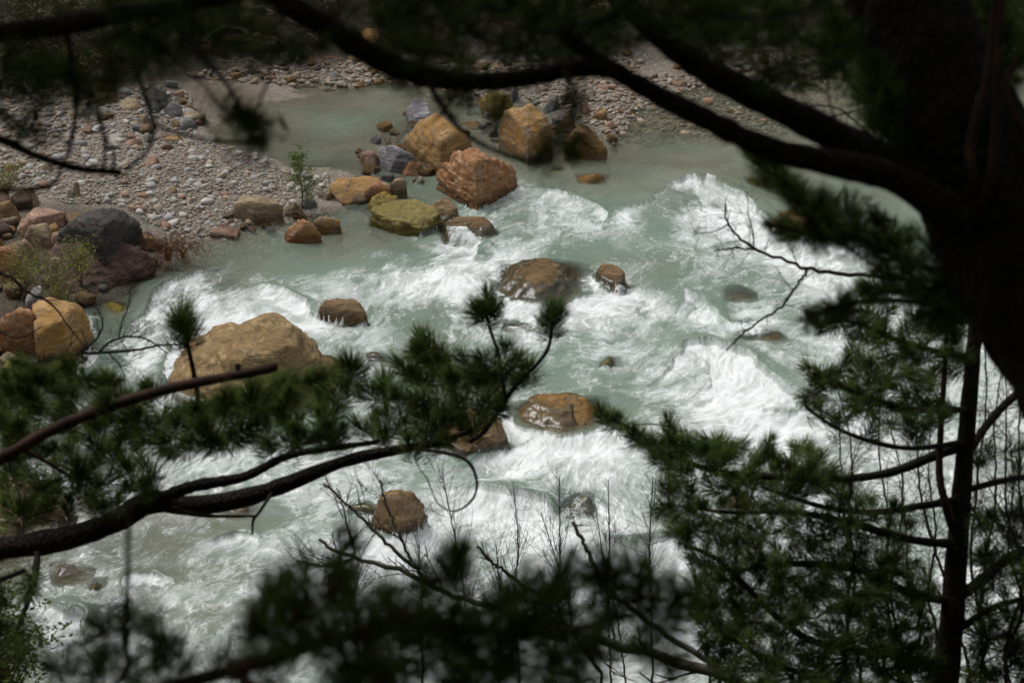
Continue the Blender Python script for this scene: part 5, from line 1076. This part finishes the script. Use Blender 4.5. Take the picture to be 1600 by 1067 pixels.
for k, (x, y) in enumerate([(1340, 150), (1300, 120)]):
    bare(None, [rs_((1420, 250-60*k, 6.0, 2.2), (1360, 210-40*k, 6.0, 2), (1310, 170+10*k, 6, 1.5), (1260, 165+20*k, 6, 1))], ['fine bare twigs seen between the two heavy limbs and the trunk', 'fine bare twig tips above the upper heavy limb'][k], 'branch', tw=14, L=(.05, .18), seed=97+k, sub=2, name='bare_branch', tr=.001, up=-.1, kink=.4)

def shrub(loc, h, wid, label, cat='shrub', group=None, stems=14, seed=0, leaf='brush', nleaf=26, sz=.05, bark='deadtwig', name='leafy_shrub', lean=(0, 0), leaves=True, tr=.006, droop=0):
    rng = np.random.default_rng(seed); sb = Buf(); nodes = []
    for k in range(stems):
        a = rng.uniform(0, 6.28); r = rng.uniform(.1, 1)*wid; hh = h*rng.uniform(.55, 1.05)
        e = np.array([math.cos(a)*r + lean[0], math.sin(a)*r + lean[1], hh]); n = 9; tt = np.linspace(0, 1, n)[:, None]
        p = tt*e*np.array([1, 1, 0]) + np.array([0, 0, 1])*(hh*(tt**.75) - droop*tt**3) + rng.normal(0, .03*h, (n, 3))*tt; p[0] = rng.normal(0, .04, 3)*wid; p[0, 2] = -.05
        sb.tube(p, np.linspace(tr, tr*.35, n), 4, False)
        for j in range(3, n):
            nodes.append(p[j])
            for _ in range(2):
                q = p[j] + rng.normal(0, .12*h, 3); sb.tube(np.array([p[j], (p[j]+q)/2 + rng.normal(0, .03*h, 3), q]), [tr*.5, tr*.4, tr*.25], 3, False); nodes.append(q); nodes.append((p[j]+q)/2)
    o = thing(name, loc, label, cat, group); I = Matrix.Identity(4)
    s_ = link('stems', sb.mesh('stems'), o, M[bark], kind='stuff'); s_.matrix_parent_inverse = I
    if leaves:
        lb = Buf(); leaf_cloud(lb, nodes, max(1, nleaf//6), min(.05*h, .035), sz, rng); l_ = link('leaves', lb.mesh('leaves', False), o, M[leaf], kind='stuff'); l_.matrix_parent_inverse = I
    return o
def gh(px, py): q = GH(px, py); return (float(q[0]), float(q[1]), float(H(q[0], q[1])))
# left bank shrub with young leaves, rusty brush, green sapling, bottom-left bush
for k, (x, y, h, wd, lb) in enumerate([(95, 470, 1.3, .75, 'shrub with young yellow-green leaves in front of the dark rock mass'), (40, 440, 1.0, .7, 'shrub with sparse yellow-green leaves at the left frame edge'), (128, 420, .9, .5, 'small yellow-green shrub below the black boulder'), (12, 300, .9, .6, 'low green shrub at the left edge above the pinkish rocks')]):
    q = G(x, y, .5); shrub((float(q[0]), float(q[1])-.2, max(ground_at(q[0], q[1]-.2), .25)), h, wd, lb, seed=400+k, leaf='leaf_yellow', nleaf=12, sz=.05, stems=15, group='yellow-green shrubs on the left bank')
q = G(262, 395, .3); shrub((float(q[0]), float(q[1]), .2), .85, .95, 'rusty brown dead brush hanging over the water beside the dark rocks', 'dead brush', None, 60, 410, bark='rust', leaves=False, name='dead_brush', tr=.008, droop=.7)
q = G(285, 400, .1); shrub((float(q[0]), float(q[1]), .1), .5, .6, 'second clump of rusty dead stems trailing into the water', 'dead brush', None, 22, 411, bark='rust', leaves=False, name='dead_brush', tr=.007, droop=.6)
q = gh(470, 322); o = None
def young_tree(loc, h, label, seed):
    rng = np.random.default_rng(seed); sb = Buf(); lb = Buf(); z = np.linspace(0, h, 12); p = np.stack([.02*np.sin(z*5), 0*z, z], 1); sb.tube(p, np.linspace(.016, .004, 12), 6)
    nod = []
    for k in range(46):
        zz = rng.uniform(.12, .97)*h; l = .42*h*(1 - .75*zz/h)*rng.uniform(.6, 1.1); a = rng.uniform(0, 6.28)
        e = np.array([math.cos(a)*l, math.sin(a)*l, .25*l]); s0 = np.array([.02*math.sin(zz*5), 0, zz]); q_ = s0 + np.linspace(0, 1, 6)[:, None]*e + np.array([0, 0, 1])*(np.linspace(0, 1, 6)**2*.1*l)[:, None]; sb.tube(q_, np.linspace(.005, .002, 6), 3, False); nod += list(q_[2:])
    leaf_cloud(lb, nod, 7, .03, .085, rng, .25); o = thing('green_sapling', loc, label, 'sapling'); I = Matrix.Identity(4)
    a_ = link('stem', sb.mesh('stem'), o, M['deadtwig']); a_.matrix_parent_inverse = I; b_ = link('leaves', lb.mesh('leaves', False), o, M['leaf'], kind='stuff'); b_.matrix_parent_inverse = I
young_tree(gh(472, 326), 1.35, 'small feathery green sapling growing from the rocks beside the pool', 5)
shrub(gh(470, 345), .35, .35, 'tuft of reddish roots at the foot of the green sapling', 'dead brush', None, 14, 415, bark='rust', leaves=False, name='root_tuft', tr=.008, droop=.3)
q = G(612, 238, .2); shrub((float(q[0]), float(q[1]), .15), .5, .7, 'red dead twigs caught behind the slate slab', 'dead brush', None, 12, 416, bark='rust', leaves=False, name='dead_brush', tr=.006)
q = P(-5, 1150, 13.5); shrub(tuple(float(a) for a in q), 1.15, .5, 'leafy bright green bush in the bottom left corner', 'bush', None, 34, 420, leaf='leaf', nleaf=34, sz=.045, name='leafy_bush')
q = P(-40, 1000, 13.0); shrub(tuple(float(a) for a in q), 1.25, .28, 'tall leafy shrub at the left frame edge below the thick bough', 'bush', None, 20, 421, leaf='leaf', nleaf=30, sz=.045, name='leafy_bush')
# grass on the near slope, bottom left
rg = np.random.default_rng(3); nG = 2600; gx_ = rg.uniform(-6.5, -2.6, nG); gy_ = rg.uniform(10.3, 12.8, nG); gz_ = H(gx_, gy_)
lb = Buf(); hgt = rg.uniform(.15, .5, nG); ang = rg.uniform(0, 6.28, nG); lean = rg.uniform(.05, .3, nG); c = np.stack([gx_, gy_, gz_-.03], -1); wv = np.stack([np.cos(ang), np.sin(ang), 0*ang], -1)*.006; lv = np.stack([-np.sin(ang), np.cos(ang), 0*ang], -1)*lean[:, None]
V = np.stack([c-wv, c+wv, c+wv*.7+lv*.35+np.array([0, 0, .6])*hgt[:, None], c-wv*.7+lv*.35+np.array([0, 0, .6])*hgt[:, None], c+lv+np.array([0, 0, 1])*hgt[:, None]], 1)
bs_ = (np.arange(nG)*5)[:, None]; lb.add(V.reshape(-1, 3), bs_ + np.array([[0, 1, 2, 3]]), bs_ + np.array([[3, 2, 4]])); link('grass', lb.mesh('grass', False), None, M['grass'], kind='stuff', label='dry green grass on the near slope at bottom left', category='grass')

# far bank: dull brush, driftwood
FB = [(30, 140, 1.2, 1.0), (110, 128, 1.1, .9), (190, 118, 1.1, 1.0), (20, 110, 1.6, 1.2), (95, 100, 1.5, 1.1), (160, 85, 1.4, 1.2), (235, 75, 1.5, 1.1), (300, 62, 1.3, 1.0), (60, 45, 1.8, 1.3), (190, 35, 1.7, 1.2), (330, 25, 1.7, 1.2), (520, 45, 1.4, 1.1), (620, 50, 1.4, 1.0), (700, 40, 1.5, 1.1), (790, 55, 1.3, 1.0), (870, 45, 1.4, 1.1), (950, 60, 1.3, 1.0), (1040, 55, 1.4, 1.1), (1130, 55, 1.3, 1.1), (1210, 45, 1.4, 1.1), (1300, 50, 1.5, 1.1), (1560, 60, 1.5, 1.1), (1600, 90, 1.4, 1.1), (460, 10, 1.7, 1.3), (580, 5, 1.7, 1.2), (740, 0, 1.8, 1.3), (900, 5, 1.7, 1.3), (1080, 8, 1.8, 1.2), (1240, 5, 1.8, 1.3)]
ORD = ['first', 'second', 'third', 'fourth', 'fifth', 'sixth', 'seventh', 'eighth', 'ninth', 'tenth', 'eleventh', 'twelfth', 'thirteenth', 'fourteenth', 'fifteenth', 'sixteenth', 'seventeenth', 'eighteenth', 'nineteenth', 'twentieth', 'twenty-first', 'twenty-second', 'twenty-third', 'twenty-fourth']
low_ = sorted([a[0] for a in FB if a[1] > 37]); up_ = sorted([a[0] for a in FB if a[1] <= 37])
for k, (x, y, h, wd) in enumerate(FB):
    q = GH(x, y); kind_ = ['dull green', 'olive brown', 'half-bare brown'][k % 3]
    shrub((float(q[0]), float(q[1]), float(H(q[0], q[1]))-.05), h, wd, '%s brush on the far bank, %s from the left in the %s row' % (kind_, ORD[(low_ if y > 37 else up_).index(x)], 'lower' if y > 37 else 'upper'), 'shrub', 'brush on the far bank', 16, 500+k, leaf='brush', nleaf=[24, 18, 8][k % 3], sz=.11, name='bank_shrub', tr=.014)
rd = np.random.default_rng(8)
for k in range(34):
    x, y = (rd.uniform(320, 520), rd.uniform(40, 122)) if k < 22 else ((rd.uniform(20, 250), rd.uniform(60, 135)) if k < 29 else (rd.uniform(700, 1250), rd.uniform(80, 120)))
    q = GH(x, y); z = float(H(q[0], q[1])); L = rd.uniform(.7, 2.2); a = rd.uniform(0, 3.14); b = Buf(); n = 10; tt = np.linspace(-.5, .5, n)
    p = np.stack([np.cos(a)*tt*L, np.sin(a)*tt*L*.6, .12 + .25*rd.uniform(0, 1) + tt*rd.uniform(-.7, .7) + .12*np.cos(tt*5)], -1) + rd.normal(0, .03, (n, 3)); r0 = rd.uniform(.015, .05)
    b.tube(p, np.linspace(r0, r0*.5, n), 6)
    for _ in range(3):
        j = rd.integers(3, 9); e = rd.normal(0, .3, 3); b.tube(np.array([p[j], p[j]+e*.5+rd.normal(0, .03, 3), p[j]+e]), [r0*.5, r0*.4, r0*.2], 4)
    m_ = ['driftwood', 'deadtwig', 'deadtwig', 'rust'][k % 4]; o = link('driftwood', b.mesh('driftwood'), None, M[m_]); o.location = (float(q[0]), float(q[1]), z)
    o['label'] = ('%s forked driftwood stick in the tangle %s' % (['bleached', 'dark brown', 'brown', 'rusty'][k % 4], 'above the still pool' if k < 22 else 'at the upper left bank' if k < 29 else 'on the far shore')); o['category'] = 'driftwood'; o['group'] = 'driftwood sticks of the far bank'

# ------------------------------------------------------------------ unseen pines: added on the photographer's slope to block light; also above the far bank
def wood_pine(x, y, h, label, seed, parent_mat='needle', clumps=260, low=.28):
    rng = np.random.default_rng(seed); z0 = ground_at(x, y); o = thing('pine_tree', (x, y, z0), label, 'tree', 'pines of the surrounding wood'); I = Matrix.Identity(4)
    tb = Buf(); z = np.linspace(-.3, h, 10); tb.tube(np.stack([.1*np.sin(z*.4), 0*z, z], 1), np.linspace(h*.016, .02, 10), 10); nod = []
    for k in range(34):
        zz = rng.uniform(low, .97)*h; l = .30*h*(1.05 - zz/h)*rng.uniform(.7, 1.1) + .3; a = rng.uniform(0, 6.28); t_ = np.linspace(0, 1, 7)[:, None]
        p = np.array([.1*math.sin(zz*.4), 0, zz]) + t_*np.array([math.cos(a)*l, math.sin(a)*l, .12*l]) - np.array([0, 0, .1*l])*t_**2; tb.tube(p, np.linspace(.035, .01, 7), 4, False); nod += list(p[2:])
    r_ = link('trunk', tb.mesh('trunk'), o, M['bark']); r_.matrix_parent_inverse = I
    lb = Buf(); leaf_cloud(lb, nod, 14, .32, .42, rng, .16); c_ = link('unseen_crown', lb.mesh('unseen_crown', False), o, M[parent_mat], kind='stuff'); c_.matrix_parent_inverse = I; return o
def clone(root, loc, rz, sc, label):
    r = root.copy(); COL.objects.link(r); r.location = loc; r.rotation_euler = (0, 0, rz); r.scale = (sc, sc, sc); r['label'] = label
    for ch in list(root.children):
        c_ = ch.copy(); COL.objects.link(c_); c_.parent = r
    return r
w0 = wood_pine(-3.4, -2.2, 11, 'tall unseen pine added for shade on the slope close behind the photographer', 1)
WT = [(-6.2, 6.0), (6.6, 5.2), (-8.6, 10.5), (8.9, 11.5), (-5.6, 2.2), (5.4, .8), (2.6, -1.6), (.4, -4.5), (-7, 1.0), (6.5, 1.5), (-10, -4), (9.5, -4), (4, -8), (-4.5, -9), (-13, 3), (12.5, 4.5), (-9.5, 6.5), (9.0, 7.5), (0, -13), (8, -14), (-9, -15), (15, -8), (-16, -8), (-17, 9), (17, 11)]
for k, (x, y) in enumerate(WT): clone(w0, (x, y, ground_at(x, y)), k*1.7, .85 + .3*((k*37) % 10)/10, 'pine added for shade on the slope behind and beside the photographer, out of the picture')
wf = None
for k in range(26):
    rr = random.Random(k+50); x = -58 + 4.6*k + rr.uniform(-1.5, 1.5); y = 63 + rr.uniform(0, 14); clone(w0, (x, y, ground_at(x, y)), rr.uniform(0, 6), rr.uniform(.8, 1.2), 'pine standing on the slope above the far bank, out of the picture')
